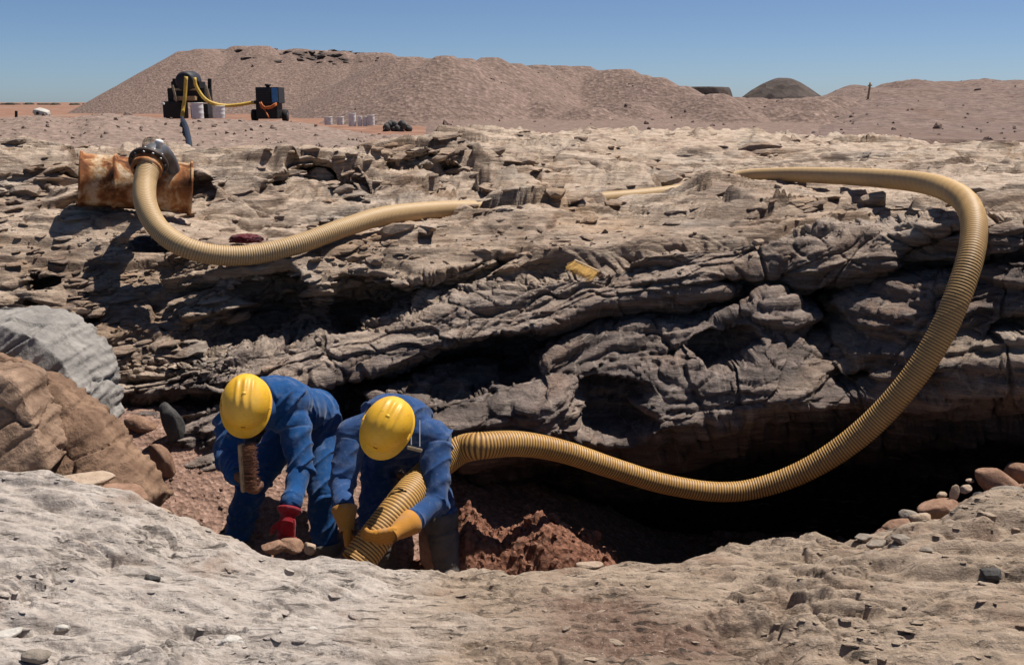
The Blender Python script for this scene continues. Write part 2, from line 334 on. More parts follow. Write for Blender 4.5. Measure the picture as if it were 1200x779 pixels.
def build_cliff():
    E = lambda a: [(-900,) + a[0][1:]] + a + [(2100,) + a[-1][1:]]
    L = [
     E([(0, 1000, 3.7), (1200, 1000, 3.7)]),
     E([(0, 640, 6.3), (300, 640, 6.3), (500, 668, 6.7), (700, 672, 7.0), (1200, 672, 6.8)]),
     E([(0, 590, 6.4), (200, 575, 6.2), (280, 590, 6.3), (400, 585, 6.6), (500, 600, 7.2), (700, 610, 7.7), (900, 600, 7.7), (1200, 590, 7.0)]),
     E([(0, 560, 5.9), (100, 520, 5.9), (170, 500, 5.85), (205, 515, 5.75), (240, 562, 5.65), (300, 560, 5.7), (400, 545, 5.8), (500, 552, 5.65), (560, 548, 5.6), (640, 516, 5.62), (700, 524, 5.66), (760, 516, 5.66), (850, 500, 5.66), (930, 482, 5.66), (1000, 470, 5.7), (1060, 478, 5.55), (1110, 462, 5.4), (1150, 456, 5.3), (1200, 462, 5.2)]),
     E([(0, 470, 6.2), (150, 482, 6.05), (200, 480, 5.95), (262, 472, 5.95), (330, 470, 6.0), (420, 464, 6.05), (500, 444, 6.1), (590, 434, 6.1), (603, 452, 6.1), (632, 418, 6.15), (700, 388, 6.3), (760, 380, 6.35), (840, 377, 6.35), (905, 352, 6.35), (940, 364, 6.3), (955, 400, 6.25), (990, 418, 6.2), (1003, 352, 6.15), (1040, 331, 6.05), (1092, 333, 5.85), (1150, 340, 5.65), (1165, 306, 5.6), (1200, 303, 5.5)]),
     E([(0, 462, 6.9), (150, 480, 6.6), (260, 468, 6.6), (400, 455, 6.9), (500, 428, 7.0), (640, 402, 7.0), (700, 374, 6.85), (800, 364, 6.9), (900, 346, 7.0), (960, 350, 7.0), (1000, 338, 6.8), (1060, 322, 6.5), (1200, 300, 6.0)]),
     E([(0, 452, 6.3), (150, 474, 6.1), (200, 470, 5.95), (260, 464, 5.95), (330, 456, 6.0), (400, 446, 6.05), (470, 426, 6.1), (560, 398, 6.2), (640, 384, 6.25), (700, 356, 6.35), (760, 346, 6.4), (840, 342, 6.45), (900, 336, 6.45), (960, 327, 6.4), (1000, 321, 6.3), (1060, 314, 6.05), (1120, 306, 5.8), (1200, 292, 5.65)]),
     E([(0, 440, 6.2), (100, 450, 6.15), (150, 450, 6.15), (200, 425, 6.2), (260, 411, 6.35), (330, 404, 6.4), (400, 398, 6.45), (470, 383, 6.5), (560, 354, 6.55), (640, 332, 6.6), (700, 318, 6.6), (760, 298, 6.6), (840, 291, 6.6), (900, 288, 6.6), (960, 284, 6.55), (1000, 280, 6.5), (1060, 272, 6.25), (1120, 262, 5.95), (1200, 252, 5.8)]),
     E([(0, 420, 6.35), (120, 432, 6.3), (200, 408, 6.45), (240, 390, 6.7), (300, 380, 7.1), (400, 374, 7.2), (480, 358, 7.1), (530, 345, 6.9), (600, 328, 6.9), (700, 306, 7.0), (800, 284, 7.1), (1000, 268, 7.1), (1100, 255, 6.7), (1200, 243, 6.5)]),
     E([(0, 335, 6.95), (100, 340, 6.95), (200, 340, 6.95), (245, 330, 6.8), (300, 334, 6.75), (400, 338, 6.8), (470, 330, 6.85), (520, 318, 6.9), (600, 300, 7.1), (700, 288, 7.3), (800, 268, 7.5), (1000, 254, 7.5), (1100, 246, 7.1), (1200, 236, 7.0)]),
     E([(0, 258, 7.75), (60, 252, 7.8), (150, 254, 7.8), (200, 266, 7.6), (240, 296, 7.15), (300, 302, 7.1), (400, 286, 7.3), (480, 268, 7.6), (560, 254, 8.3), (650, 243, 8.8), (750, 233, 9.2), (860, 214, 10.0), (1000, 226, 8.6), (1100, 232, 7.8), (1200, 224, 7.8)]),
     E([(0, 248, 8.5), (200, 252, 8.4), (300, 262, 8.3), (400, 262, 8.4), (500, 248, 8.9), (590, 246, 9.2), (700, 236, 9.9), (800, 226, 10.6), (900, 212, 11.2), (1000, 212, 10.6), (1100, 215, 9.6), (1200, 212, 9.4)]),
     E([(0, 242, 8.9), (200, 246, 8.75), (300, 246, 9.0), (400, 240, 9.3), (480, 220, 10.2), (560, 210, 11.3), (650, 206, 11.8), (760, 198, 12.6), (900, 192, 13.2), (1200, 198, 11.8)]),
     E([(0, 192, 9.5), (60, 196, 9.5), (130, 200, 9.5), (200, 197, 9.5), (260, 192, 9.6), (330, 190, 9.9), (400, 182, 10.2), (470, 170, 11.0), (540, 172, 12.3), (650, 174, 13.3), (800, 172, 14.8), (1000, 176, 14.6), (1200, 182, 13.8)]),
     E([(0, 165, 12.2), (60, 168, 12.0), (130, 176, 11.5), (200, 182, 11.2), (300, 189, 11.2), (390, 181, 12.0), (440, 166, 13.5), (520, 157, 16.5), (600, 153, 19), (700, 152, 21), (800, 153, 22), (900, 158, 22), (1000, 165, 20), (1100, 172, 18), (1200, 172, 18)]),
     E([(0, 178, 15), (200, 188, 15), (400, 185, 16), (520, 170, 20), (700, 160, 26), (1000, 168, 25), (1200, 178, 23)]),
    ]
    rows = [6, 14, 20, 46, 16, 20, 42, 24, 46, 54, 40, 24, 58, 58, 8]
    U = ucols(1060, n_out=60); P = loft(L, U, rows, 4, 2.0)
    rid = np.concatenate([np.full(n, i) + np.arange(n) / n for i, n in enumerate(rows)] + [np.array([float(len(rows))])])
    V = np.broadcast_to(rid[:, None], P.shape[:2])
    px, py = project(P)
    # hollows weathered into the face
    wob = P.copy(); wb = fbm(wob, 2.6, 3) ; wb2 = fbm(wob, 2.6, 3, off=40)
    for (cx, cy, rx, ry, dep, ang) in [(848, 402, 34, 22, 0.35, -10), (978, 365, 36, 40, 0.5, 5), (722, 480, 40, 40, 0.4, -8), (890, 326, 56, 16, 0.25, -4), (425, 352, 50, 26, 0.35, -5), (310, 352, 48, 28, 0.4, -5),
                                       (95, 220, 42, 26, 0.5, 0), (225, 222, 26, 22, 0.35, 0), (560, 420, 90, 26, 0.25, -18), (1190, 385, 30, 18, .25, -20), (1010, 448, 34, 18, .25, -20),
                                       (50, 340, 26, 18, .3, 0), (40, 380, 22, 14, .3, 0), (95, 395, 22, 20, .3, 10), (1095, 300, 60, 26, .3, -20), (400, 490, 34, 50, .5, 0), (370, 215, 60, 18, .35, -5), (500, 190, 40, 14, .35, 0)]:
        a = R(ang); dx = (px - cx); dy = (py - cy); X = (dx * math.cos(a) + dy * math.sin(a)) / rx + wb * 0.55; Z = (-dx * math.sin(a) + dy * math.cos(a)) / ry + wb2 * 0.55
        r = (np.abs(X) ** 2.6 + np.abs(Z) ** 2.6) ** (1 / 2.6); m = 1 - sstep(0.62, 1.05, r)
        P[..., 1] += m * dep; P[..., 2] -= 0.10 * m * dep
    for (cx, cy, rx, ry, dep) in [(640, 460, 30, 60, .15), (890, 440, 60, 50, .22), (1080, 380, 45, 45, .18), (280, 430, 70, 34, .15), (240, 520, 30, 40, .12), (520, 470, 60, 40, .1), (800, 460, 50, 50, .12), (960, 300, 70, 20, .1)]:
        r2 = ((px - cx) / rx) ** 2 + ((py - cy) / ry) ** 2; m = np.exp(-r2); P[..., 1] -= m * dep; P[..., 2] += 0.25 * m * dep
    N = normals(gsm(gsm(P, 3, 0), 3, 1))
    if N[250, 500, 1] > 0: N = -N
    left = sstep(330, 200, px)
    crag = sstep(6.9, 8.2, V) ; crag = np.maximum(crag, left * sstep(6.0, 7.2, V)); crag = 0.16 + 0.84 * crag
    crag *= 0.55 + 0.45 * sstep(-0.3, 0.3, fbm(P, 0.7, 2, off=9)) 
    dist = np.clip(P[..., 1] / 7.0, 0.9, 3.0)
    # bedding coordinates
    warp = 0.16 * fbm(P, 0.7, 3, off=3)[..., None] * np.array([0.3, 0.3, 1.0])
    Q = P + warp
    c, s = math.cos(-BED), math.sin(-BED)
    B = np.stack([Q[..., 0] * c + Q[..., 2] * s, Q[..., 1], -Q[..., 0] * s + Q[..., 2] * c], -1)
    def sharp(x, k): return np.tanh(x * k) / math.tanh(k)
    flatn = sstep(0.72, 0.93, N[..., 2]) * sstep(7.6, 8.6, V)
    steep = 1 - flatn
    # layers stand out sideways from the steep faces
    lay = (0.15 * crag + 0.032) * sharp(pn(B, (0.55, 0.55, 5.0), 5), 2.6)
    lay += (0.085 * crag + 0.034) * sharp(pn(B, (1.1, 1.1, 11.0), 15), 2.8)
    lay += (0.040 * crag + 0.018) * sharp(pn(B, (2.2, 2.2, 26.0), 25), 2.2)
    f1, f2, cr = worley(B, (1.7, 2.2, 7.0), 3)
    lay += crag * (0.17 * (cr - 0.5) - 0.05 * sstep(0.10, 0.0, f2 - f1))
    f1, f2, cr2 = worley(B, (4.2, 5, 17.0), 11)
    lay += crag * (0.075 * (cr2 - 0.5) - 0.03 * sstep(0.12, 0.0, f2 - f1))
    w1, w2, wc = worley(B + 0.08 * wb2[..., None], (0.9, 1.4, 3.2), 43); w3, w4, wd = worley(B, (2.4, 3.0, 9.0), 47)
    lay += (1 - crag) * (0.075 * (wc - .5) - .035 * sstep(.05, 0, w2 - w1) + .045 * (wd - .5) - .022 * sstep(.07, 0, w4 - w3))
    jr = fbm(P, (2.2, 1.2, 0.8), 2, off=71); lay -= (1 - crag) * 0.05 * sstep(0.05, 0.0, np.abs(jr))
    Hd = N * np.array([1, 1, 0.25]); Hd = Hd / np.maximum(np.linalg.norm(Hd, axis=-1, keepdims=True), 1e-6)
    d = 0.08 * fbm(P, 0.9, 3, off=21) + crag * 0.020 * fbm(P, 9.0, 3, 0.6, 31) * (1 - 0.5 * flatn) + (0.016 * fbm(B, (3, 3, 14), 4, 0.65, 51) + 0.007 * fbm(B, (9, 9, 60), 3, 0.6, 57)) * steep
    D = N * d[..., None] + Hd * (lay * steep)[..., None]
    # flats break into low terraces along the bedding
    z0 = P[..., 2]; hz = z0 + 0.22 * fbm(P, (0.28, 0.55, 0), 3, off=81) * np.clip(dist, 1, 1.8) + 0.05 * fbm(P, (1.2, 2.2, 0), 3, 0.6, 83) + 0.03 * (cr - 0.5)
    def terr(h, st, k): q = h / st; i = np.floor(q); return st * (i + sstep(k, 1.0, q - i))
    st1 = 0.13; tz = terr(hz, st1, 0.78); hz2 = tz + 0.05 * fbm(P, (1.0, 2.0, 0), 3, off=87) + 0.03 * (cr2 - 0.5); tz = 0.5 * tz + 0.5 * terr(hz2, 0.045, 0.7)
    Pw = Q + 0.10 * np.stack([fbm(P, 2.5, 2, off=101), fbm(P, 2.5, 2, off=103), 0 * z0], -1)
    a2 = R(8); Pw = np.stack([Pw[..., 0] * math.cos(a2) + Pw[..., 1] * math.sin(a2), -Pw[..., 0] * math.sin(a2) + Pw[..., 1] * math.cos(a2), Pw[..., 2]], -1)
    brk = 0.35 + 0.65 * sstep(-0.25, 0.3, fbm(P, 0.5, 3, off=107))
    sl = brk * (slabs(Pw, (0.55, 1.5), 3, 0.075, 0.12) + slabs(Pw, (1.2, 4.0), 7, 0.035, 0.06) + slabs(Pw, (2.8, 10.0), 13, 0.013, 0.022))
    D[..., 2] += flatn * ((tz - z0) * 0.4 + sl * np.clip(dist, .9, 1.5)) + flatn * 0.004 * fbm(P, (8, 22, 0), 2, off=97)
    # broken blocks on the steep craggy parts
    g1 = worley(B + 0.05 * wb[..., None], (5.0, 5.0, 9.0), 23); g2 = worley(B, (12.0, 12.0, 20.0), 29)
    D += Hd * (steep * crag * (0.12 * (g1[2] - .5) - .05 * sstep(.12, 0, g1[1] - g1[0]) + 0.05 * (g2[2] - .5) - .02 * sstep(.15, 0, g2[1] - g2[0])))[..., None]
    # humps the hose dips behind
    for cx, cy, rx, ry, hh in ((625, 250, 55, 22, .13), (830, 222, 36, 16, .15)): D[..., 2] += hh * np.exp(-((px - cx) / rx) ** 2 - ((py - cy) / ry) ** 2)
    D[:1] *= 0; P = P + D
    fl = sstep(.3, .8, flatn)[..., None]; P = P * (1 - fl) + gsm(P, 1.3, 1) * fl
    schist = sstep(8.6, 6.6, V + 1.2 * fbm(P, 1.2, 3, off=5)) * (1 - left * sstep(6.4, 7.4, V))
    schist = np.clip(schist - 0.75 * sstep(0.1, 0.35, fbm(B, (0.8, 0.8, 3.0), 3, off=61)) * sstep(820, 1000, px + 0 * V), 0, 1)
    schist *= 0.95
    trench_shade = sstep(3.15, 2.3, V + 0.5 * fbm(P, 2, 2)) * sstep(420, 520, px)  # undercut below the lower blocks: shade painted in, not damp rock
    Nf = normals(P); Nf = Nf * np.sign(Nf[..., 2].mean()); dust = (0.45 + 0.4 * sstep(9.6, 10.8, V)) * sstep(0.5, 0.88, Nf[..., 2]) * sstep(4.0, 5.0, V)
    me = mesh_np('rock_face', P, grid_faces(*P.shape[:2])); fattr(me, 'schist', schist); fattr(me, 'trench_shade', trench_shade); fattr(me, 'dust', dust)
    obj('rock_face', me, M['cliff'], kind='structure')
    return P, px, py, V
CLIFF, CPX, CPY, CV = build_cliff()

def build_ledge():
    E = lambda a: [(-900,) + a[0][1:]] + a + [(2100,) + a[-1][1:]]
    lip = [(-200, 528, 4.6), (0, 550, 4.35), (60, 553, 4.3), (130, 566, 4.25), (190, 590, 4.2), (230, 610, 4.15), (270, 630, 4.1), (310, 647, 4.1), (345, 655, 4.1), (380, 648, 4.1), (430, 655, 4.1), (480, 664, 4.1), (540, 670, 4.1), (600, 670, 4.1), (640, 667, 4.1), (720, 662, 4.1), (800, 657, 4.15), (870, 644, 4.2), (960, 633, 4.25), (1030, 622, 4.3), (1060, 611, 4.3), (1100, 598, 4.35), (1150, 585, 4.4), (1200, 578, 4.45), (1400, 550, 4.7)]
    back = [(p, y + 26, Y + 0.16) for p, y, Y in lip]
    deep = [(p, y + 150, Y + 0.05) for p, y, Y in lip]
    L = [E([(0, 1330, 1.35), (1200, 1330, 1.35)]), E([(0, 775, 2.85), (300, 785, 2.8), (600, 790, 2.8), (1200, 780, 2.85)]),
         E([(0, 650, 3.55), (300, 705, 3.4), (600, 722, 3.4), (900, 702, 3.45), (1200, 665, 3.6)]), E(lip), E(back), E(deep)]
    rows = [36, 120, 110, 14, 20]
    U = ucols(860, n_out=60); P = loft(L, U, rows, 4, 2.0)
    rid = np.concatenate([np.full(n, i) + np.arange(n) / n for i, n in enumerate(rows)] + [np.array([float(len(rows))])])
    V = np.broadcast_to(rid[:, None], P.shape[:2]); px, py = project(P)
    N = normals(P)
    if N[100, 400, 2] < 0: N = -N
    a = R(-14); Q = P + 0.06 * fbm(P, 1.2, 2, off=2)[..., None]
    B = np.stack([Q[..., 0] * math.cos(a) + Q[..., 1] * math.sin(a), -Q[..., 0] * math.sin(a) + Q[..., 1] * math.cos(a), Q[..., 2]], -1)
    rgt = sstep(900, 1100, px) * sstep(1.6, 2.4, V)
    d = 0.035 * fbm(P, 1.4, 3, off=7)
    lam = pn(B, (1.6, 7.0, 9), 3)
    d += (0.013 + 0.024 * rgt) * np.tanh(6 * lam) + 0.013 * np.tanh(2.5 * pn(B, (3.5, 17, 20), 13)) + 0.006 * np.tanh(2 * pn(B, (8, 40, 40), 23))
    gate = sstep(-0.05, 0.25, fbm(P, 1.8, 3, off=33))
    f1, f2, cr = worley(B, (4.0, 11.0, 14.0), 5); d += gate * (0.055 * (cr - 0.5) - 0.022 * sstep(0.1, 0, f2 - f1))
    f1, f2, cr = worley(B, (11.0, 26.0, 30.0), 8); d += (0.35 + 0.65 * gate) * 0.015 * (cr - 0.5)
    Bs = np.stack([B[..., 0], B[..., 1] + .03 * fbm(P, 6, 2, off=19), B[..., 2]], -1)
    d += gate * slabs(Bs, (3.2, 9.0), 31, 0.016, 0.016) + (0.3 + 0.7 * gate) * slabs(Bs, (9.0, 24.0), 37, 0.007, 0.006)
    d += 0.009 * fbm(P, 12, 4, 0.6, 41)
    for (cx, cy, rx, ry, dep, ang) in [(60, 733, 48, 6, 0.055, 2), (885, 752, 60, 18, 0.06, 14), (905, 764, 30, 6, 0.06, 25), (1000, 648, 60, 5, 0.05, -8), (1150, 625, 70, 4, 0.05, -16), (480, 765, 40, 5, .03, 0), (90, 592, 60, 4, .04, 5), (700, 690, 40, 3, .03, -8)]:
        t = R(ang); dx = px - cx; dy = py - cy; X = (dx * math.cos(t) + dy * math.sin(t)) / rx; Z = (-dx * math.sin(t) + dy * math.cos(t)) / ry + 0.6 * fbm(P, 8, 2, off=77)
        d -= dep * np.exp(-(X ** 4)) * np.exp(-(Z ** 2))
    soil = np.exp(-(((px - 760) / 110) ** 2 + ((py - 752) / 26) ** 2)) + 0.7 * np.exp(-(((px - 690) / 60) ** 2 + ((py - 715) / 14) ** 2))
    soil = np.clip(soil * 1.5 + 0.8 * fbm(P, 6, 3, off=91) * soil, 0, 1)
    d += soil * 0.02 * fbm(P, 30, 3, 0.6, 95)
    tan = sstep(300, 680, px + 0 * V) + 0.15 * sstep(2.4, 3.0, V)
    P = P + N * d[..., None]; P = gsm(P, .9, 1)
    me = mesh_np('rock_ledge', P, grid_faces(*P.shape[:2])); fattr(me, 'tan', tan); fattr(me, 'soil', soil)
    obj('rock_ledge', me, M['ledge'], kind='structure')
    return P, V
LEDGE, LV = build_ledge()

def height_at(Pg, x, y):
    """top z of a surface near x, y"""
    q = Pg.reshape(-1, 3); m = (np.abs(q[:, 0] - x) < 0.05) & (np.abs(q[:, 1] - y) < 0.05)
    return float(np.percentile(q[m, 2], 80)) if m.any() else float(q[np.argmin((q[:, 0] - x) ** 2 + (q[:, 1] - y) ** 2), 2])

# trench floor with a bank of reddish gravel at the left
def floor_z(x, y):
    back = np.clip((y - 4.75) / 1.1, 0, 0.95)
    z = -0.05 + 0.42 * back * sstep(0.2, -0.9, x) + 0.30 * sstep(-1.2, -2.3, x) * back
    return z - 0.75 * sstep(-0.05, 1.3, x)
def build_floor():
    xs = np.linspace(-4.2, 5.0, 330); ys = np.linspace(4.0, 7.4, 130); X, Y = np.meshgrid(xs, ys)
    Z = floor_z(X, Y); P = np.stack([X, Y, Z], -1)
    P[..., 2] += 0.05 * fbm(P, 2.2, 4) + 0.025 * fbm(P, 9, 3, 0.6, 5) + 0.018 * (worley(P, 14, 2)[2] - 0.5)
    obj('trench_floor', mesh_np('trench_floor', P, grid_faces(*P.shape[:2])), M['red_gravel'], kind='structure')
    FL = P
    # loose red earth thrown up beside the diggers
    xs = np.linspace(-0.75, 0.75, 170); ys = np.linspace(4.5, 5.9, 120); X, Y = np.meshgrid(xs, ys)
    top = np.interp(X, [-0.75, -0.42, -0.3, -0.24, -0.16, -0.06, 0.06, 0.17, 0.30, 0.44, 0.58, 0.75], [-.1, .10, .28, .34, .24, .17, .22, .28, .25, .14, .02, -0.15])
    Z = -0.45 + (top + 0.45) * np.exp(-((Y - 5.15) / 0.36) ** 4); P = np.stack([X, Y, Z], -1)
    cr = worley(P, 9, 1); P[..., 2] += 0.06 * fbm(P, 4, 3) + 0.05 * (cr[2] - 0.5) + 0.03 * fbm(P, 16, 3, 0.6, 9) + 0.022 * (worley(P, 24, 4)[2] - 0.5)
    obj('earth_mound', mesh_np('earth_mound', P, grid_faces(*P.shape[:2])), M['red_earth'], kind='structure')
    return FL, P
FLOOR, MOUND = build_floor()

# ------------------------------------------------------------------ distance
def build_far():
    # desert plain reaching the horizon
    xs = np.concatenate([-np.geomspace(9000, 60, 30), np.linspace(-50, 50, 60), np.geomspace(60, 9000, 30)])
    ys = np.concatenate([np.linspace(13, 110, 90), np.geomspace(115, 12000, 40)]); X, Y = np.meshgrid(xs, ys)
    P = np.stack([X, Y, np.full_like(X, 1.62)], -1); P[..., 2] += 0.06 * fbm(P, 0.35, 3) * np.clip(60 / Y, 0, 1)
    P[..., 2] -= 0.9 * sstep(26, 16, Y)
    obj('ground', mesh_np('ground', P, grid_faces(*P.shape[:2])), M['plain'], kind='structure')
    # gravel bank below the machines
    E = lambda a: [(-900,) + a[0][1:]] + a + [(1400,) + a[-1][1:]]
    L = [E([(0, 200, 17), (500, 195, 18), (1200, 195, 18)]), E([(0, 176, 20), (200, 178, 20), (400, 176, 21), (500, 168, 22), (700, 165, 23)]),
         E([(0, 140, 27), (30, 136, 27), (55, 134, 27), (85, 142, 27), (105, 134, 27), (122, 131, 27), (145, 135, 27.5), (200, 141, 28), (260, 143, 28), (330, 141, 29), (370, 147, 29), (420, 158, 29), (480, 160, 29), (520, 168, 28)]),
         E([(0, 142, 30), (120, 138, 30), (300, 141.5, 32), (400, 152, 32), (520, 170, 30)]), E([(0, 165, 34), (500, 170, 34)])]
    U = np.linspace(-300, 620, 420); P = loft(L, U, [10, 60, 14, 14], 3, 2.5); px, py = project(P)
    P[..., 2] += 0.10 * fbm(P, 0.7, 4) + 0.05 * fbm(P, 3, 3, 0.6, 4) + 0.03 * (worley(P, 3.5, 3)[2] - 0.5)
    obj('gravel_bank', mesh_np('gravel_bank', P, grid_faces(*P.shape[:2])), M['bank'], kind='structure')
    bank = P
    # large spoil heap with a scalloped crest
    crest = [(222, 62), (240, 60), (262, 57), (283, 56), (305, 56), (328, 58), (350, 57), (372, 60), (395, 60), (418, 63), (440, 63), (462, 66), (478, 66), (500, 68), (522, 66), (545, 70), (575, 70), (600, 75), (630, 75), (655, 79), (680, 79), (702, 83), (725, 84), (748, 88), (770, 93), (790, 101)]
    low = [(815, 110), (840, 111), (862, 113), (885, 115), (905, 116), (930, 116), (955, 114), (980, 113)]
    cones = []
    rnd = random.Random(4)
    for p, y in crest: k_ = 97 if p < 450 else (78 if p < 470 else (66 if p < 510 else 52 + 4 * math.sin(p * .021))); cones.append((*at(p, y + rnd.uniform(-2.5, 1.5), k_ + rnd.uniform(-.02, .02) * k_), rnd.uniform(.7, 1.5) * k_ / 97))
    for p, y in low: cones.append((*at(p, y + rnd.uniform(-1, 1), 46 + rnd.uniform(-2, 2)), 0.4))
    for p, y, Yd in [(860, 128, 40), (905, 126, 41), (945, 130, 40), (640, 118, 46), (300, 110, 90), (740, 120, 45), (690, 126, 43)]: cones.append((*at(p, y, Yd), 0.6))
    xs = np.linspace(-50, 42, 460); ys = np.concatenate([np.linspace(27, 60, 160), np.linspace(60.4, 112, 110)]); X, Y = np.meshgrid(xs, ys)
    pxg = 600 + F * X / (Y * 0.99); Z = 1.3 + (0.40 + 0.010 * (Y - 30)) * sstep(455, 520, pxg + 18 * fbm(np.stack([X, Y, 0 * X], -1), .15, 2)) * sstep(1010, 940, pxg)
    W = np.stack([X, Y, 0 * X], -1); nz = fbm(W, 0.12, 3); nz2 = fbm(W, 0.5, 3, off=7)
    for cx, cy, cz, r0 in cones:
        dd = np.hypot(X - cx, Y - cy); ang = np.arctan2(X - cx, Y - cy)
        gul = pn(np.stack([ang * 5, 0 * ang + cx, 0 * ang], -1), 1.0) * np.clip(dd * 0.012, 0, 0.06)
        Z = np.maximum(Z, cz - 0.56 * np.maximum(0, dd - r0) + gul + 0.10 * nz * np.clip(dd / 6, 0, 1) + 0.03 * nz2)
    top = np.stack([X, Y, Z], -1); px, py = project(top)
    scarp = np.exp(-(((px - 350) / 105) ** 4)) * np.exp(-(((py - (66 + 0.02 * (px - 260))) / 8) ** 2)) * sstep(-0.25, 0.15, fbm(W, (0.25, 0.5, 1), 3, off=13))
    top[..., 1] += scarp * .3
    me = mesh_np('spoil_heap', top, grid_faces(*top.shape[:2])); fattr(me, 'scarp', np.clip(scarp * .8 - .2, 0, 1))
    obj('spoil_heap', me, M['heap'], kind='structure')
    # darker heap on the right
    L = [[(900, 175, 24), (930, 172, 26), (1000, 180, 24), (1400, 190, 22)], [(900, 170, 29), (935, 166, 29), (960, 163, 29), (1050, 163, 29), (1400, 165, 28)],
         [(900, 160, 34), (948, 158, 34), (975, 146, 36), (1050, 143, 38), (1120, 148, 38), (1400, 146, 38)], [(900, 142, 48), (965, 142, 46), (1000, 131, 48), (1050, 128, 50), (1150, 126, 50), (1400, 122, 50)],
         [(900, 124, 66), (960, 121, 66), (985, 110, 68), (1005, 106, 68), (1030, 104, 68), (1060, 101, 68), (1095, 97, 68), (1130, 99, 68), (1150, 97, 68), (1180, 100, 68), (1215, 97, 68), (1400, 96, 68)], [(900, 135, 80), (1400, 135, 84)]]
    U = np.linspace(900, 2000, 420); P = loft(L, U, [16, 40, 40, 46, 20], 2.5, 2.5)
    P[..., 2] += 0.18 * fbm(P, 0.22, 4) + 0.07 * fbm(P, 1.1, 3, off=4) + 0.45 * (1 - 2.2 * np.abs(fbm(P, (0.30, 0.10, 0), 2, off=9))).clip(-.3, 1) * sstep(30, 60, P[..., 1])
    P[..., 2] = np.where((P[..., 1] < 66) & (project(P)[0] > 948), np.maximum(P[..., 2], 1.68 + 0.05 * fbm(P, .4, 3)), P[..., 2])
    P[:3, :, 2] = 0.6
    obj('spoil_mound', mesh_np('spoil_mound', P, grid_faces(*P.shape[:2])), M['heap2'], kind='structure')
    rm = P
    # far dark hills
    for nm, c, hgt, rx, ry, flat in (('dark_hill', (916, 93), 29, 58, 40, 1.5), ('flat_hill', (826, 103), 19, 34, 30, 4.0)):
        Yd = 320.0; b = at(c[0], 121, Yd); sc = Yd / F; hh = hgt * sc
        th = np.linspace(0, 2 * np.pi, 90, endpoint=False); rr = np.linspace(1.0, 0.0, 26)
        T, Rr = np.meshgrid(th, rr); prof = np.clip((1 - Rr ** 1.0) * flat * (1.0 if flat > 2 else 0.72), 0, 1); prof = 1 - (1 - prof) ** 1.5
        P = np.stack([b[0] + Rr * np.cos(T) * rx * sc, Yd + Rr * np.sin(T) * ry * sc, 1.0 + prof * (hh + 1)], -1)
        P[..., 2] += 0.25 * fbm(P, 0.12, 4); P[..., 0] += 0.5 * fbm(P, 0.2, 3, off=3)
        obj(nm, mesh_np(nm, P, grid_faces(*P.shape[:2], wrap=True)), M['darkhill'], kind='structure')
    return bank, top, rm, scarp
BANK, HEAP, RMOUND, SCARP = build_far()

# ------------------------------------------------------------------ tubes and solids
def catmull(pts, n):
    P = np.array(pts, float); P = np.concatenate([2 * P[:1] - P[1:2], P, 2 * P[-1:] - P[-2:-1]]); out = []
    for i in range(1, len(P) - 2):
        p0, p1, p2, p3 = P[i - 1:i + 3]; t = (np.arange(n) / n)[:, None]
        out.append(0.5 * (2 * p1 + (p2 - p0) * t + (2 * p0 - 5 * p1 + 4 * p2 - p3) * t ** 2 + (-p0 + 3 * p1 - 3 * p2 + p3) * t ** 3))
    out.append(P[-2:-1]); return np.concatenate(out)
def resample(C, step):
    d = np.concatenate([[0], np.cumsum(np.linalg.norm(np.diff(C[:, :3], axis=0), axis=1))]); n = max(2, int(d[-1] / step) + 1)
    s = np.linspace(0, d[-1], n); return np.stack([np.interp(s, d, C[:, k]) for k in range(C.shape[1])], -1), s
def frames(C):
    T = np.gradient(C, axis=0); T /= np.linalg.norm(T, axis=1)[:, None]; N = np.zeros_like(T)
    v = np.cross(T[0], [0.3, 0.2, 1.0]); N[0] = v / np.linalg.norm(v)
    for i in range(1, len(T)):
        v = N[i - 1] - T[i] * np.dot(N[i - 1], T[i]); N[i] = v / np.linalg.norm(v)
    return T, N, np.cross(T, N)
def tube_mesh(name, pts, r, step=0.05, seg=12, caps=True, smooth_n=12, rib=None):
    C = catmull([list(p) + [rr] for p, rr in zip(pts, r if hasattr(r, '__len__') else [r] * len(pts))], smooth_n)
    C, s = resample(C, step); T, N, Bv = frames(C[:, :3]); th = np.linspace(0, 2 * np.pi, seg, endpoint=False)
    rad = C[:, 3][:, None] + 0 * th[None]; ph = None
    if rib:
        ph = 0.5 + 0.5 * np.cos(2 * np.pi * s[:, None] / rib[0] + th[None]); rad = rad + rib[1] * (ph ** 0.8 - 0.5)
    P = C[:, None, :3] + rad[..., None] * (np.cos(th)[None, :, None] * N[:, None] + np.sin(th)[None, :, None] * Bv[:, None])
    Fq = grid_faces(len(C), seg, True)
    me = mesh_np(name, P, Fq)
    if rib: fattr(me, 'rib', ph); fattr(me, 'age', np.broadcast_to((s / s[-1])[:, None], ph.shape))
    if caps and not rib:
        bm = bmesh.new(); bm.from_mesh(me); bm.verts.ensure_lookup_table()
        bm.faces.new([bm.verts[i] for i in range(seg)][::-1]); n = len(bm.verts); bm.faces.new([bm.verts[i] for i in range(n - seg, n)])
        bm.to_mesh(me); bm.free()
    return me
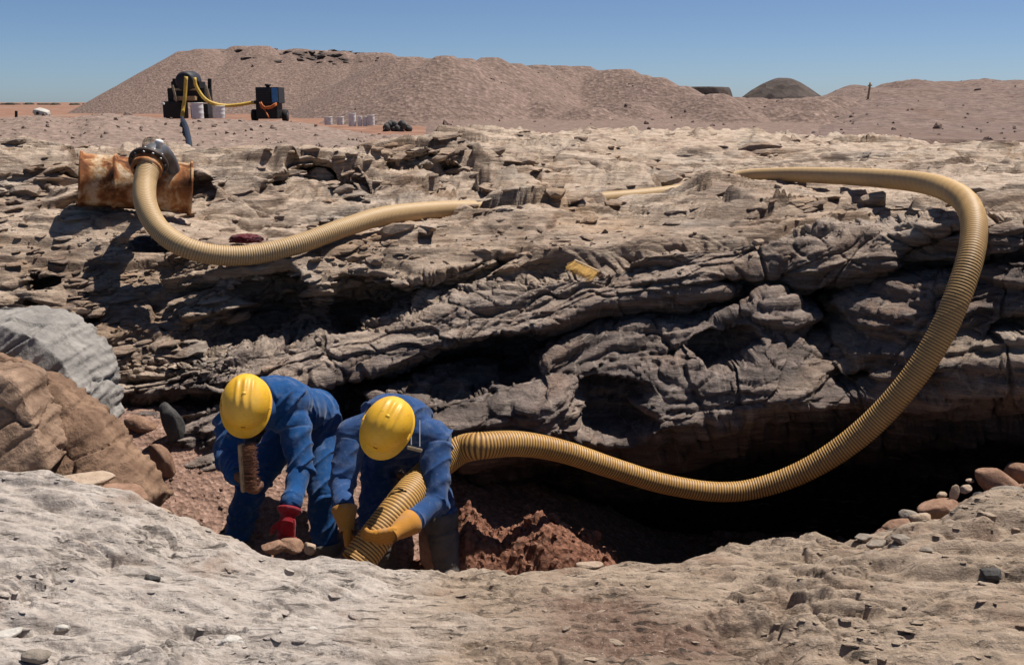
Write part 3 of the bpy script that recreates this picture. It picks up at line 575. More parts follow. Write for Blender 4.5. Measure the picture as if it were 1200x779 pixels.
def lathe(name, prof, seg=48, axis_to=None, origin=(0, 0, 0), smooth=True):
    """prof: (t along axis, radius)"""
    prof = np.array(prof, float); th = np.linspace(0, 2 * np.pi, seg, endpoint=False)
    P = np.stack([prof[:, 1][:, None] * np.cos(th), prof[:, 1][:, None] * np.sin(th), prof[:, 0][:, None] + 0 * th], -1)
    if axis_to is not None:
        q = Vector((0, 0, 1)).rotation_difference(Vector(axis_to)); Mx = np.array(q.to_matrix()); P = P @ Mx.T
    me = mesh_np(name, P + np.array(origin), grid_faces(len(prof), seg, True), smooth)
    return me
def box_mesh(name, size, bev=0.01, rot=None, loc=(0, 0, 0)):
    bm = bmesh.new(); bmesh.ops.create_cube(bm, size=1.0); bmesh.ops.scale(bm, vec=size, verts=bm.verts)
    if bev: bmesh.ops.bevel(bm, geom=bm.edges[:], offset=bev, segments=2, affect='EDGES')
    if rot is not None: bmesh.ops.rotate(bm, cent=(0, 0, 0), matrix=rot, verts=bm.verts)
    bmesh.ops.translate(bm, vec=loc, verts=bm.verts)
    return bm_mesh(name, bm)
def bar_mesh(name, a, b, w, bev=0.0):
    a, b = Vector(a), Vector(b); d = b - a; q = Vector((0, 0, 1)).rotation_difference(d.normalized()).to_matrix()
    return box_mesh(name, (w, w, d.length), bev, q, (a + b) / 2)
_ico = {}
def ico(n):
    if n not in _ico:
        bm = bmesh.new(); bmesh.ops.create_icosphere(bm, subdivisions=n, radius=1.0)
        V = np.array([v.co[:] for v in bm.verts]); Fq = np.array([[v.index for v in f.verts] for f in bm.faces]); bm.free(); _ico[n] = (V, Fq)
    return _ico[n]
def rock_mesh(name, size, seed, ang=0.6, sub=4, planes=14, rough=0.04):
    rs = np.random.default_rng(seed); V, Fq = ico(sub); n = rs.normal(size=(planes, 3)); n /= np.linalg.norm(n, axis=1)[:, None]; dd = rs.uniform(0.62, 1.0, planes)
    q = V @ n.T; r = np.min(np.where(q > 0.05, dd / np.maximum(q, 0.05), 9), axis=1); r = np.minimum(r, 1.25); r = ang * r + (1 - ang) * 0.92
    P = V * r[:, None]; P = P * (1 + rough * fbm(V + seed * 3.1, 2.5, 4))[:, None] * np.array(size) * 0.5
    return mesh_np(name, P, Fq, True)
def rock(name, p, size, seed, mat, label, cat='stone', rot=(0, 0, 0), ang=0.75, group=None, sub=4, rough=0.06):
    o = obj(name, rock_mesh(name, size, seed, ang, sub, rough=rough), M[mat], None, label, cat, group); o.location = p; o.rotation_euler = [R(a) for a in rot]
    return o

def scatter(name, pos, size, rot, mat, seed=1, attrs=None, label=None, parent=None, sub=1, shapes=14):
    """many angular fragments as one mesh; pos (n,3), size (n,3), rot (n,3,3)"""
    V, Fq = ico(sub); Vs = []
    for k in range(shapes):
        rs = np.random.default_rng(seed * 100 + k); n = rs.normal(size=(9, 3)); n /= np.linalg.norm(n, axis=1)[:, None]; dd = rs.uniform(.5, .95, 9); q = V @ n.T
        Vs.append(V * np.minimum(np.min(np.where(q > .05, dd / np.maximum(q, .05), 9), 1), 1.2)[:, None] * .5)
    Vs = np.array(Vs); idx = np.random.default_rng(seed).integers(0, shapes, len(pos))
    P = np.einsum('nij,nvj->nvi', rot, Vs[idx] * size[:, None, :]) + pos[:, None, :]
    me = mesh_np(name, P, (Fq[None] + (np.arange(len(pos)) * len(V))[:, None, None]).reshape(-1, 3), False)
    for k, v in (attrs or {}).items(): fattr(me, k, np.repeat(v, len(V)))
    return obj(name, me, M[mat], parent, label, None, None, 'stuff')
def rot_zyx(a, b, c):
    ca, sa, cb, sb, cc, sc = np.cos(a), np.sin(a), np.cos(b), np.sin(b), np.cos(c), np.sin(c); o = np.zeros_like(a); i = o + 1
    Z = np.stack([ca, -sa, o, sa, ca, o, o, o, i], -1).reshape(-1, 3, 3); Yr = np.stack([cb, o, sb, o, i, o, -sb, o, cb], -1).reshape(-1, 3, 3); Xr = np.stack([i, o, o, o, cc, -sc, o, sc, cc], -1).reshape(-1, 3, 3)
    return Z @ Yr @ Xr
def pick(P, w, n, rs):
    w = np.clip(w, 0, None).ravel(); i = rs.choice(w.size, n, p=w / w.sum()); return P.reshape(-1, 3)[i], i
def scatter_rock():
    rs = np.random.default_rng(12); px, py = CPX, CPY; P = CLIFF
    du = np.gradient(CPX, axis=1); dvp = np.abs(np.gradient(CPY, axis=0)); area = du * np.clip(dvp, .05, 4)
    V = CV; left = sstep(330, 200, px); cl = sstep(-.05, .4, fbm(P, .9, 3, off=201))
    inv = (px > -250) & (px < 1450)
    w = area * inv * (sstep(8.4, 9.2, V) + left * sstep(6.9, 7.4, V)).clip(0, 1) * (V < 14.1) * (.08 + cl) * np.clip(P[..., 1] / 8, .7, 1.4)
    pos, i = pick(P, w, 2700, rs); n = len(pos); dist = np.clip(pos[:, 1] / 7, .9, 1.7)
    s = np.exp(rs.normal(np.log(.085), .55, n)).clip(.025, .34) * dist; size = np.stack([s, s * rs.uniform(.5, .9, n), s * rs.uniform(.14, .42, n)], -1)
    rot = rot_zyx(rs.normal(.1, .5, n), rs.normal(-.15, .10, n), rs.normal(.03, .10, n)); pos = pos + np.stack([0 * s, 0 * s, size[:, 2] * rs.uniform(-.25, .15, n)], -1)
    scatter('broken_rock_plates', pos, size, rot, 'cliff', 3, {'schist': rs.choice([0, 0, 0, .35], n), 'trench_shade': np.zeros(n), 'dust': np.zeros(n)}, sub=2)
    w = area * inv * sstep(6.2, 7.0, V) * (V < 10.5) * (.2 + cl); pos, i = pick(P, w, 1500, rs); n = len(pos)
    s = np.exp(rs.normal(np.log(.03), .45, n)).clip(.012, .1); size = np.stack([s, s * .8, s * .5], -1)
    scatter('rock_crumbs', pos + np.array([0, 0, .004]), size, rot_zyx(rs.uniform(0, 6, n), rs.normal(0, .3, n), rs.normal(0, .3, n)), 'cliff', 4, {'schist': np.zeros(n), 'trench_shade': np.zeros(n), 'dust': np.zeros(n)})
    # flakes on the foreground ledge
    P = LEDGE; lx, ly = project(P); V = LV; inv = (lx > -250) & (lx < 1450) & (V > .9) & (V < 3.0); cl = sstep(.0, .45, fbm(P, 1.6, 3, off=211))
    area = np.gradient(lx, axis=1) * np.clip(np.abs(np.gradient(ly, axis=0)), .05, 3)
    pos, i = pick(P, area * inv * (.10 + cl), 900, rs); n = len(pos); s = np.exp(rs.normal(np.log(.016), .55, n)).clip(.006, .07); size = np.stack([s * 1.5, s * .8, s * rs.uniform(.15, .35, n)], -1)
    tan = sstep(300, 680, project(pos)[0]).clip(0, 1)
    scatter('ledge_flakes', pos + np.stack([0 * s, 0 * s, size[:, 2] * .15], -1), size, rot_zyx(rs.normal(-.25, .35, n), rs.normal(0, .12, n), rs.normal(0, .15, n)), 'ledge', 6, {'tan': tan, 'soil': np.zeros(n)}, sub=2)
    # gravel on the trench floor and the earth mound
    pos, i = pick(FLOOR, np.where((FLOOR[..., 0] < .3), 1.0, .15), 2600, rs); n = len(pos); s = np.exp(rs.normal(np.log(.016), .5, n)).clip(.006, .07); size = np.stack([s, s * .85, s * .7], -1)
    scatter('floor_gravel', pos, size, rot_zyx(rs.uniform(0, 6, n), rs.uniform(0, 6, n), rs.uniform(0, 6, n)), 'red_gravel', 7)
    pos, i = pick(MOUND, np.ones(MOUND.shape[:2]), 900, rs); n = len(pos); s = np.exp(rs.normal(np.log(.028), .5, n)).clip(.01, .10); size = np.stack([s, s * .85, s * .75], -1)
    scatter('earth_clods', pos, size, rot_zyx(rs.uniform(0, 6, n), rs.uniform(0, 6, n), rs.uniform(0, 6, n)), 'red_earth', 8, sub=2)
    # stones on bank and heaps
    for nm, G, k, m_, sz, mt in (('bank_stones', BANK, 700, .08, 1, 'bank'), ('heap_stones', HEAP, 700, .16, 1, 'heap'), ('mound_stones', RMOUND, 350, .12, 1, 'heap2')):
        pos, i = pick(G, np.ones(G.shape[:2]), k, rs); n = len(pos); s = np.exp(rs.normal(np.log(m_), .5, n)).clip(.03, m_ * 4); scatter(nm, pos, np.stack([s, s * .9, s * .7], -1), rot_zyx(rs.uniform(0, 6, n), rs.uniform(0, 6, n), rs.uniform(0, 6, n)), mt, 9)
    pos, i = pick(HEAP, np.where(SCARP > .25, SCARP, 0) * (HEAP[..., 2] > 4), 170, rs); n = len(pos); s = rs.uniform(.25, 1.0, n)
    scatter('scarp_rocks', pos, np.stack([s * 1.6, s, s * .4], -1), rot_zyx(rs.normal(0, .4, n), rs.normal(0, .15, n), rs.normal(0, .15, n)), 'darkhill', 10)
scatter_rock()

# ------------------------------------------------------------------ suction hose
hp = [(176, 190, 7.35, .093), (170, 214, 7.2, .09), (171, 240, 7.0, .088), (186, 268, 6.85, .084), (215, 289, 6.75, .082), (255, 299, 6.8, .08), (300, 298, 6.9, .08), (350, 286, 7.05, .080), (400, 268, 7.3, .080), (450, 253, 7.7, .082), (510, 246, 8.3, .08), (560, 244, 8.8, .078), (620, 242, 9.3, .078), (700, 234, 9.8, .078), (780, 226, 10.4, .078), (830, 216, 10.9, .078),
      (870, 207, 11.0, .082), (920, 205, 10.4, .086), (970, 206, 9.4, .086), (1030, 209, 8.2, .086), (1085, 215, 7.1, .085), (1122, 229, 6.2, .082), (1139, 251, 5.75, .081), (1140, 287, 5.5, .081), (1126, 337, 5.36, .081), (1100, 396, 5.3, .081), (1061, 454, 5.3, .079), (1010, 507, 5.35, .08), (950, 548, 5.4, .074), (890, 571, 5.45, .068), (840, 576, 5.45, .065), (780, 567, 5.42, .066), (720, 549, 5.35, .068), (660, 529, 5.25, .072), (610, 520, 5.15, .078), (565, 522, 5.05, .083), (542, 526, 5.08, .087), (522, 538, 5.04, .09), (505, 553, 4.95, .093), (489, 569, 4.82, .095), (470, 592, 4.66, .096), (448, 620, 4.55, .096), (428, 646, 4.47, .096), (418, 660, 4.43, .096)]
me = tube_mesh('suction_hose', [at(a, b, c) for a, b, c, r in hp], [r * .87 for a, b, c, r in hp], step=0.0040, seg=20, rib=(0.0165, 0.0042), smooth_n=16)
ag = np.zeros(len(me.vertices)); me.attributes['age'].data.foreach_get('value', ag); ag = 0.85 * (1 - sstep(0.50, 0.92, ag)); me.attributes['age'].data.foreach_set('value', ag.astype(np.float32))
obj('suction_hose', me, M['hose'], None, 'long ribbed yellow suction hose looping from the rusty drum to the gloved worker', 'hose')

# ------------------------------------------------------------------ rusty drum and flange
def build_drum():
    a, b = A(95, 210, 7.84), A(223, 221, 8.12); ax = (b - a).normalized(); Ln = (b - a).length; r = 0.205
    t = thing('steel_drum', 'rust covered steel drum lying on its side on the rock shelf', 'drum', (a + b) / 2 - Vector((0, 0, r)))
    o = np.array(a) - np.array(t.location)
    hoop = lambda c: [(c - .022, r), (c - .011, r + .014), (c, r + .020), (c + .011, r + .014), (c + .022, r)]
    prof = [(0, r + .008), (.012, r + .008), (.018, r), (Ln * .12, r - .004)] + hoop(Ln * .30) + [(Ln * .48, r - .003)] + hoop(Ln * .66) + [(Ln * .88, r - .003), (Ln - .02, r), (Ln - .013, r + .009), (Ln, r + .009)]
    me = lathe('shell', prof, 64, ax, o)
    V = np.zeros(len(me.vertices) * 3, np.float32); me.vertices.foreach_get('co', V); V = V.reshape(-1, 3); cen = V + 0; V += (0.005 * fbm(V, 5, 3))[:, None] * np.array([0, .7, .7]); me.vertices.foreach_set('co', V.ravel())
    obj('shell', me, M['rust'], t)
    for k, s in ((Ln, -1), (0, 1)):
        obj('head', lathe('head', [(k, r + .007), (k, r - .006), (k + s * .02, r - .010), (k + s * .022, 0.001)], 48, ax, o), M['rust'], t)
        obj('rim', lathe('rim', [(k - .011, r + .006), (k - .011, r + .016), (k + .009, r + .016), (k + .009, r + .001)], 48, ax, o), M['rust'], t)
    # flange standing above the drum, hose end pushed on to it
    c = A(174, 191, 7.37); d = (A(171, 214, 7.2) - A(177, 186, 7.40)); d = Vector((0.02, -0.80, -0.60)).normalized(); c0 = Vector(c)
    f = thing('pipe_flange', 'dark bolted round flange joining the yellow hose to a grey pipe stub', 'pipe fitting', c0)
    R0 = 0.135
    obj('flange_ring', lathe('flange_ring', [(-.016, .085), (-.016, R0), (-.010, R0 + .005), (.010, R0 + .005), (.016, R0), (.016, .085), (-.016, .085)], 56, d), M['darksteel'], f)
    obj('sleeve', lathe('sleeve', [(.012, .112), (.03, .112), (.034, .104), (.055, .104), (.058, .110), (.078, .110), (.082, .100), (.10, .098), (.10, .085)], 48, d), M['rust'], f)
    q = Vector((0, 0, 1)).rotation_difference(d)
    for k in range(12):
        an = k * math.tau / 12; p = q @ Vector((math.cos(an) * .122, math.sin(an) * .122, 0))
        bm = bmesh.new(); bmesh.ops.create_cone(bm, cap_ends=True, segments=6, radius1=.011, radius2=.011, depth=.056)
        bmesh.ops.rotate(bm, cent=(0, 0, 0), matrix=q.to_matrix(), verts=bm.verts); bmesh.ops.translate(bm, vec=p, verts=bm.verts); obj('bolt', bm_mesh('bolt', bm), M['steel'], f)
    pts = [Vector((0, 0, 0)) - d * .012, Vector((-.01, .10, .06)), Vector((-.02, .25, .075)), Vector((-.03, .42, .05)), Vector((-.03, .56, -.04)), Vector((-.03, .62, -.15))]
    obj('pipe_stub', tube_mesh('pipe_stub', pts, [.07, .068, .062, .06, .06, .06], .02, 20), M['steel'], f)
    obj('valve_knob', lathe('valve_knob', [(0, .001), (0, .018), (.03, .018), (.036, .03), (.06, .03), (.066, .02), (.066, .001)], 20, (.2, 0, 1), (.07, .03, .10)), M['white'], f)
build_drum()

# ------------------------------------------------------------------ people
def cap_parts(bm, a, ra, b, rb, seg=14):
    a, b = Vector(a), Vector(b)
    for p, r in ((a, ra), (b, rb)): bmesh.ops.create_uvsphere(bm, u_segments=seg, v_segments=10, radius=r, matrix=Matrix.Translation(p))
    d = b - a
    if d.length > 1e-4:
        Mx = Matrix.Translation((a + b) / 2) @ Vector((0, 0, 1)).rotation_difference(d.normalized()).to_matrix().to_4x4()
        bmesh.ops.create_cone(bm, cap_ends=True, segments=seg, radius1=ra, radius2=rb, depth=d.length, matrix=Mx)
def ell_part(bm, c, ax, rad, seg=20):
    """ellipsoid; ax = 3 column vectors"""
    Mx = Matrix.Translation(Vector(c)) @ Matrix([[ax[j][i] for j in range(3)] for i in range(3)]).to_4x4() @ Matrix.Diagonal((*rad, 1))
    bmesh.ops.create_uvsphere(bm, u_segments=seg, v_segments=14, radius=1.0, matrix=Mx)
def fuse(name, bm, voxel, smooth=6, fac=0.5):
    me = bpy.data.meshes.new(name + '_src'); bm.to_mesh(me); bm.free(); o = bpy.data.objects.new(name + '_src', me); COL.objects.link(o)
    md = o.modifiers.new('r', 'REMESH'); md.mode = 'VOXEL'; md.voxel_size = voxel
    if smooth: ms = o.modifiers.new('s', 'SMOOTH'); ms.iterations = smooth; ms.factor = fac
    dg = bpy.context.evaluated_depsgraph_get(); dg.update(); out = bpy.data.meshes.new_from_object(o.evaluated_get(dg)); out.name = name
    bpy.data.objects.remove(o); bpy.data.meshes.remove(me); out.polygons.foreach_set('use_smooth', [True] * len(out.polygons))
    return out
def get_v(me):
    v = np.zeros(len(me.vertices) * 3, np.float32); me.vertices.foreach_get('co', v); n = np.zeros_like(v); me.vertices.foreach_get('normal', n)
    return v.reshape(-1, 3), n.reshape(-1, 3)
def hand_bm(wrist, d, palm, thumb_side, curl=(30, 45, 30), s=1.0, thick=1.0, spread=5, thumb_curl=25):
    """wrist point, finger direction, palm normal, side the thumb is on (+1: d x palm)"""
    bm = bmesh.new(); d = Vector(d).normalized(); palm = Vector(palm); palm = (palm - d * palm.dot(d)).normalized(); side = d.cross(palm) * thumb_side; w = Vector(wrist)
    for k in (-1.1, -.35, .4, 1.1): cap_parts(bm, w + side * k * .020 * s, .017 * s * thick, w + d * .085 * s + side * k * .026 * s, .0145 * s * thick)
    for k, ln in ((1.15, .92), (.40, 1.0), (-.35, .93), (-1.1, .74)):
        base = w + d * .088 * s + side * k * .026 * s; ang = 0; p = base; dirn = (Matrix.Rotation(R(-spread * k * thumb_side), 3, palm) @ d)
        for (l, c, r0, r1) in ((.042, curl[0], .0120, .0110), (.028, curl[1], .0110, .0100), (.022, curl[2], .0100, .0085)):
            ang += R(c); v = dirn * math.cos(ang) + palm * math.sin(ang); q = p + v * l * ln * s
            cap_parts(bm, p, r0 * s * thick, q, r1 * s * thick, 10); p = q
    p = w + d * .022 * s + side * .030 * s; v = (d * .62 + side * .70 + palm * .25).normalized(); r = .0145
    for l, c in ((.045, 0), (.034, thumb_curl), (.026, thumb_curl)):
        v = (v * math.cos(R(c)) + (palm * .75 - side * .45 + d * .2).normalized() * math.sin(R(c))).normalized(); q = p + v * l * s; cap_parts(bm, p, r * s * thick, q, (r - .0015) * s * thick, 10); p = q; r -= .0012
    return bm
def dir3(a, b): return (Vector(b) - Vector(a)).normalized()

def helmet(parent, c, up, front, label, tone='helmet'):
    up = Vector(up).normalized(); front = Vector(front); front = (front - up * front.dot(up)).normalized(); lat = front.cross(up)
    th = np.linspace(0, 2 * np.pi, 96, endpoint=False); t = np.concatenate([np.linspace(0.02, 1, 34)])
    T, S = np.meshgrid(th, t); ph = S * np.pi / 2
    fx = np.cos(T); fy = np.sin(T); a = np.where(fx > 0, .142, .140); b = .116
    X = a * np.sin(ph) ** .92 * fx; Yv = b * np.sin(ph) ** .92 * fy; Z = .128 * np.cos(ph) ** .85
    rid = sum(np.exp(-((Yv - y0) / w) ** 2) * hh for y0, w, hh in ((0, .012, .009), (.036, .009, .006), (-.036, .009, .006)))
    rid = rid * sstep(-.115, -.06, X) * sstep(.10, .03, X)
    k = 1 + rid / .13; X, Yv, Z = X * k, Yv * k, Z * k
    rows = [np.stack([X, Yv, Z], -1)]
    e = rows[0][-1]; n = np.stack([fx[0] / a[0], fy[0] / b, 0 * fx[0]], -1); n /= np.linalg.norm(n, axis=1)[:, None]
    vis = np.clip(fx[0], 0, 1) ** 2.0; wdt = .010 + .026 * vis
    drop = -.004 - .012 * vis
    rows.append((e + n * .003 + np.array([0, 0, -.010]))[None]); rows.append((e + n * wdt[:, None] + np.stack([0 * drop, 0 * drop, drop - .010], -1))[None])
    rows.append((e + n * wdt[:, None] + np.stack([0 * drop, 0 * drop, drop - .014], -1))[None]); rows.append((e - n * .004 + np.array([0, 0, -.014]))[None])
    inner = np.stack([X * .955, Yv * .955, Z * .95], -1)[::-1]; rows.append(inner)
    L = np.concatenate(rows, 0); Bm = np.array([front, lat, up]); P = L @ Bm
    shell = obj('hard_hat', mesh_np('hard_hat', P + np.array(c), np.concatenate([grid_faces(len(L), 96, True)])), M[tone], parent)
    shell['label'] = label
    # crown plug, slots and rivet
    bm = bmesh.new(); bmesh.ops.create_uvsphere(bm, u_segments=20, v_segments=10, radius=.012, matrix=Matrix.Translation(Vector(c) + up * .128)); obj('crown_plug', bm_mesh('crown_plug', bm, True), M[tone], shell)
    for s in (1, -1):
        p = Vector(c) + front * .02 + lat * s * (.116 + .002) + up * .012
        mx = Matrix((front, lat, up)).transposed(); obj('side_slot', box_mesh('side_slot', (.034, .010, .012), .003, mx, p), M[tone], shell)
    mx = Matrix((front, lat, up)).transposed()
    obj('badge', box_mesh('badge', (.004, .022, .009), .001, mx, Vector(c) + front * .139 + up * .030), M['darksteel'], shell)
    obj('badge', box_mesh('badge', (.006, .014, .008), .001, mx, Vector(c) - front * .136 + up * .034), M['darksteel'], shell)
    return shell

def person(J, rad, loc, label, cloth, hat_up, hat_front, hat_label, seed, hands, shaft=.20):
    t = thing('person', label, 'person', loc); t_in = Vector(loc); off = -np.array(loc)
    J = {k: A(*v) for k, v in J.items()}
    def body_bm(k, hands_too=False):
        bm = bmesh.new(); g = rad
        spine = dir3(J['pelvis'], J['chest']); lat = dir3(J['shR'], J['shL']); lat = (lat - spine * lat.dot(spine)).normalized(); dors = spine.cross(lat)
        ell_part(bm, J['chest'], (lat, dors, spine), (.20 * k, .150 * k, .20))
        ell_part(bm, J['chest'] * .5 + J['pelvis'] * .5, (lat, dors, spine), (.19 * k, .150 * k, .22))
        ell_part(bm, J['pelvis'], (lat, dors, spine), (.20 * k, .165 * k, .175))
        for s in ('R', 'L'):
            cap_parts(bm, J['chest'] + spine * .06, .10 * k, J['sh' + s], .094 * k)
            cap_parts(bm, J['sh' + s], .090 * k, J['el' + s], .065 * k); cap_parts(bm, J['el' + s], .064 * k, J['wr' + s], .046 * k)
            cap_parts(bm, J['pelvis'] * .4 + J['hip' + s] * .6, .125 * k, J['hip' + s], .112 * k); cap_parts(bm, J['hip' + s], .108 * k, J['kn' + s], .088 * k); cap_parts(bm, J['kn' + s], .088 * k, J['an' + s], (.048 if shaft > .1 else .074) * k)
        cap_parts(bm, J['chest'] + spine * .10, .085 * k, J['neck'], .066 * k)
        return bm
    # body: head with face, neck, torso and limbs in one skin
    bm = body_bm(.84); up = Vector(hat_up).normalized(); fr = Vector(hat_front); fr = (fr - up * fr.dot(up)).normalized(); la = fr.cross(up); H = J['head']
    ell_part(bm, H + up * .01, (fr, la, up), (.098, .080, .112)); ell_part(bm, H - up * .065 + fr * .022, (fr, la, up), (.072, .060, .062))
    cap_parts(bm, H + fr * .088 + up * .0, .012, H + fr * .112 - up * .036, .015, 10); cap_parts(bm, H + fr * .078 + up * .012 + la * .045, .016, H + fr * .078 + up * .012 - la * .045, .016, 10)
    cap_parts(bm, H + fr * .082 - up * .066 + la * .02, .010, H + fr * .082 - up * .066 - la * .02, .010, 10); cap_parts(bm, H + fr * .070 - up * .112 + la * .01, .016, H + fr * .070 - up * .112 - la * .01, .016, 10)
    for s in (1, -1): cap_parts(bm, H + la * s * .082 - up * .0, .012, H + la * s * .084 - up * .045, .012, 10)
    cap_parts(bm, H - up * .03 - fr * .02, .062, J['neck'], .06)
    for hk, hd in hands.items():
        if hd.get('bare'):
            hb = hand_bm(hd['w'], hd['d'], hd['palm'], hd['ts'], hd.get('curl', (30, 45, 30)), 1.0); tmp = bpy.data.meshes.new('t'); hb.to_mesh(tmp); hb.free(); bm.from_mesh(tmp); bpy.data.meshes.remove(tmp)
            cap_parts(bm, J['wr' + hk], .034, hd['w'], .028)
    me = fuse('body', bm, .0055, 5); v, n = get_v(me); me.vertices.foreach_set('co', (v + off).astype(np.float32).ravel()); me.update(); obj('body', me, M['skin'], t)
    # coverall with folds
    me = fuse('coverall', body_bm(.96), .0062, 9); v, n = get_v(me)
    segs = [('chest', 'pelvis')] + [(a + s, b + s) for s in 'RL' for a, b in (('sh', 'el'), ('el', 'wr'), ('hip', 'kn'), ('kn', 'an'))]
    seam = np.zeros(len(v)); best = np.full(len(v), 9e9); bd = np.zeros_like(v); tt = np.zeros(len(v)); isarm = np.zeros(len(v))
    for a, b in segs:
        a_, b_ = np.array(J[a]), np.array(J[b]); d = b_ - a_; L = np.linalg.norm(d); d /= L; tpar = np.clip((v - a_) @ d, 0, L); q = np.linalg.norm(v - a_ - tpar[:, None] * d, axis=1)
        al_ = (v - a_) @ d
        if a[:2] == 'sh': seam = np.maximum(seam, np.exp(-((al_ - .035) / .0045) ** 2) * (q < .13))
        if a == 'chest': seam = np.maximum(seam, np.maximum(np.exp(-((al_ - .02) / .0045) ** 2), np.exp(-((al_ - .36) / .010) ** 2)) * (q < .24))
        m = q < best; best = np.where(m, q, best); bd = np.where(m[:, None], d, bd); tt = np.where(m, tpar / L, tt); isarm = np.where(m, 0.0 if a == 'chest' else 1.0, isarm)
    ax = (v * bd).sum(1)[:, None]; sw = v - ax * bd
    tw = np.stack([bd[:, 1], -bd[:, 0], bd[:, 2] * 0], -1)
    Q = sw * 3.2 + bd * ax * 10 + seed; Q = Q + (sw @ np.array([.7, .5, .5]))[:, None] * bd * 10
    f1 = (1 - np.abs(pn(Q.astype(float), 1.0)) * 1.6).clip(-.6, 1) ** 3; f2 = fbm(v.astype(float), 9, 3, off=seed); f3 = 1 - 2 * np.abs(pn((sw * 9 + bd * ax * 30).astype(float), 1.0, seed + 3))
    near = np.clip(np.maximum(1 - np.abs(tt - 1) * 2.5, 1 - tt * 2.0), 0.0, 1)
    amp = np.where(isarm > 0, .010 + .012 * near, .008)
    v2 = v + n * (amp * (f1 - .2) + .004 * f2 + .0016 * f3 * near - .0035 * seam)[:, None]
    fattr(me, 'seam', seam)
    me.vertices.foreach_set('co', (v2 + off).astype(np.float32).ravel()); me.update(); obj('coverall', me, M[cloth], t)
    # collar and cuffs
    nd = dir3(J['chest'], J['neck'])
    c0 = J['neck'] - nd * .02 - t_in
    cm = lathe('collar', [(-.03, .098), (-.01, .092), (.02, .086), (.042, .092), (.046, .088), (.03, .080), (.0, .082)], 32, nd, c0); cv, cn = get_v(cm); cm.vertices.foreach_set('co', (cv + (0.006 * fbm(cv.astype(float) + seed, 14, 2))[:, None]).astype(np.float32).ravel()); obj('collar', cm, M[cloth], t)
    for s in 'RL':
        d = dir3(J['el' + s], J['wr' + s]); obj('cuff', lathe('cuff', [(-.05, .050), (-.02, .054), (.02, .055), (.026, .050), (.02, .044), (-.02, .044)], 28, d, J['wr' + s] - t_in), M[cloth], t)
    helmet(t, H - t_in + up * .038, up, fr, hat_label)
    # gloves
    for hk, hd in hands.items():
        if hd.get('bare'): continue
        gm = fuse('glove', hand_bm(hd['w'], hd['d'], hd['palm'], hd['ts'], hd.get('curl', (30, 45, 30)), 1.08, 1.08, hd.get('spread', 8)), .0035, 2); gv, gn = get_v(gm)
        gv = gv + gn * (.004 * fbm(gv.astype(float), 28, 3, off=seed))[:, None]; gm.vertices.foreach_set('co', (gv + off).astype(np.float32).ravel()); gm.update(); go = obj('glove', gm, M[hd['mat']], t)
        if hd.get('glabel'): go['label'] = hd['glabel']
        back = dir3(hd['w'], J['wr' + hk]) if (hd['w'] - J['wr' + hk]).length > .02 else -Vector(hd['d']).normalized()
        w = hd['w'] - t_in; gl = hd.get('gaunt', .10)
        obj('gauntlet', lathe('gauntlet', [(-.02, .036), (.01, .037), (.03, .044), (gl * .7, .058), (gl, .066), (gl + .004, .062), (gl * .6, .052), (.02, .036)], 28, back, w), M[hd['mat']], go)
    # rubber boots
    for s in 'RL':
        a, k = J['an' + s], J['kn' + s]; d = dir3(a, k); bm = bmesh.new(); top = a + d * shaft
        cap_parts(bm, a + Vector((0, 0, -.02)), .070, top, .089); fd = J['toe' + s] - a; fd.z = 0; fd.normalize()
        cap_parts(bm, a + Vector((0, 0, -.055)) - fd * .02, .045, a + Vector((0, 0, -.06)) + fd * .17, .046); cap_parts(bm, a + Vector((0, 0, -.03)), .055, a + Vector((0, 0, -.05)) + fd * .12, .046)
        bo = fuse('boot', bm, .007, 5); bv, bn = get_v(bo); tpar = (bv - np.array(a)) @ np.array(d); bv = bv + bn * (.006 * (1 - 2 * np.abs(pn(np.stack([tpar * 26, bv[:, 0] * 5, bv[:, 1] * 5], -1).astype(float), 1, seed))))[:, None]
        bo.vertices.foreach_set('co', (bv + off).astype(np.float32).ravel()); bo.update(); b_o = obj('boot', bo, M['rubber'], t)
        obj('boot_rim', lathe('boot_rim', [(shaft + o_, r_) for o_, r_ in ((0, .092), (.04, .096), (.075, .098), (.077, .092), (.04, .088))], 32, d, a - t_in), M['rubber'], b_o)
    return t, J

# worker with the brush
hw1 = {}
J1 = dict(pelvis=(360, 486, 5.45), chest=(324, 472, 5.10), neck=(298, 480, 4.88), head=(289, 474, 4.76), shR=(272, 494, 4.98), shL=(345, 496, 5.02), elR=(266, 536, 4.86), wrR=(277, 555, 4.68), elL=(353, 552, 4.90), wrL=(341, 588, 4.76),
          hipR=(332, 512, 5.45), knR=(294, 572, 5.24), anR=(272, 648, 5.20), toeR=(262, 660, 4.95), hipL=(375, 506, 5.45), knL=(378, 576, 5.22), anL=(382, 655, 5.18), toeL=(378, 665, 4.92))
wr = A(*J1['wrR']); wl_ = A(*J1['wrL'])
hw1['R'] = dict(w=A(279, 558, 4.66), d=(0.55, -.25, -.55), palm=(.6, .35, .3), ts=1, curl=(35, 60, 40), bare=True)
hw1['L'] = dict(w=A(337, 608, 4.70), d=(-.12, -.12, -1), palm=(.1, 1, -.1), ts=-1, curl=(35, 50, 35), mat='glove_red', gaunt=.05, glabel='red work glove')
p1, J1w = person(J1, 1.0, (-1.15, 5.2, 0.15), 'worker in bright blue coverall bending over with a hand brush and red glove', 'blue1', (.17, -.80, .58), (-.0, -.50, -.86), 'scuffed yellow hard hat', 3.0, hw1, .03)
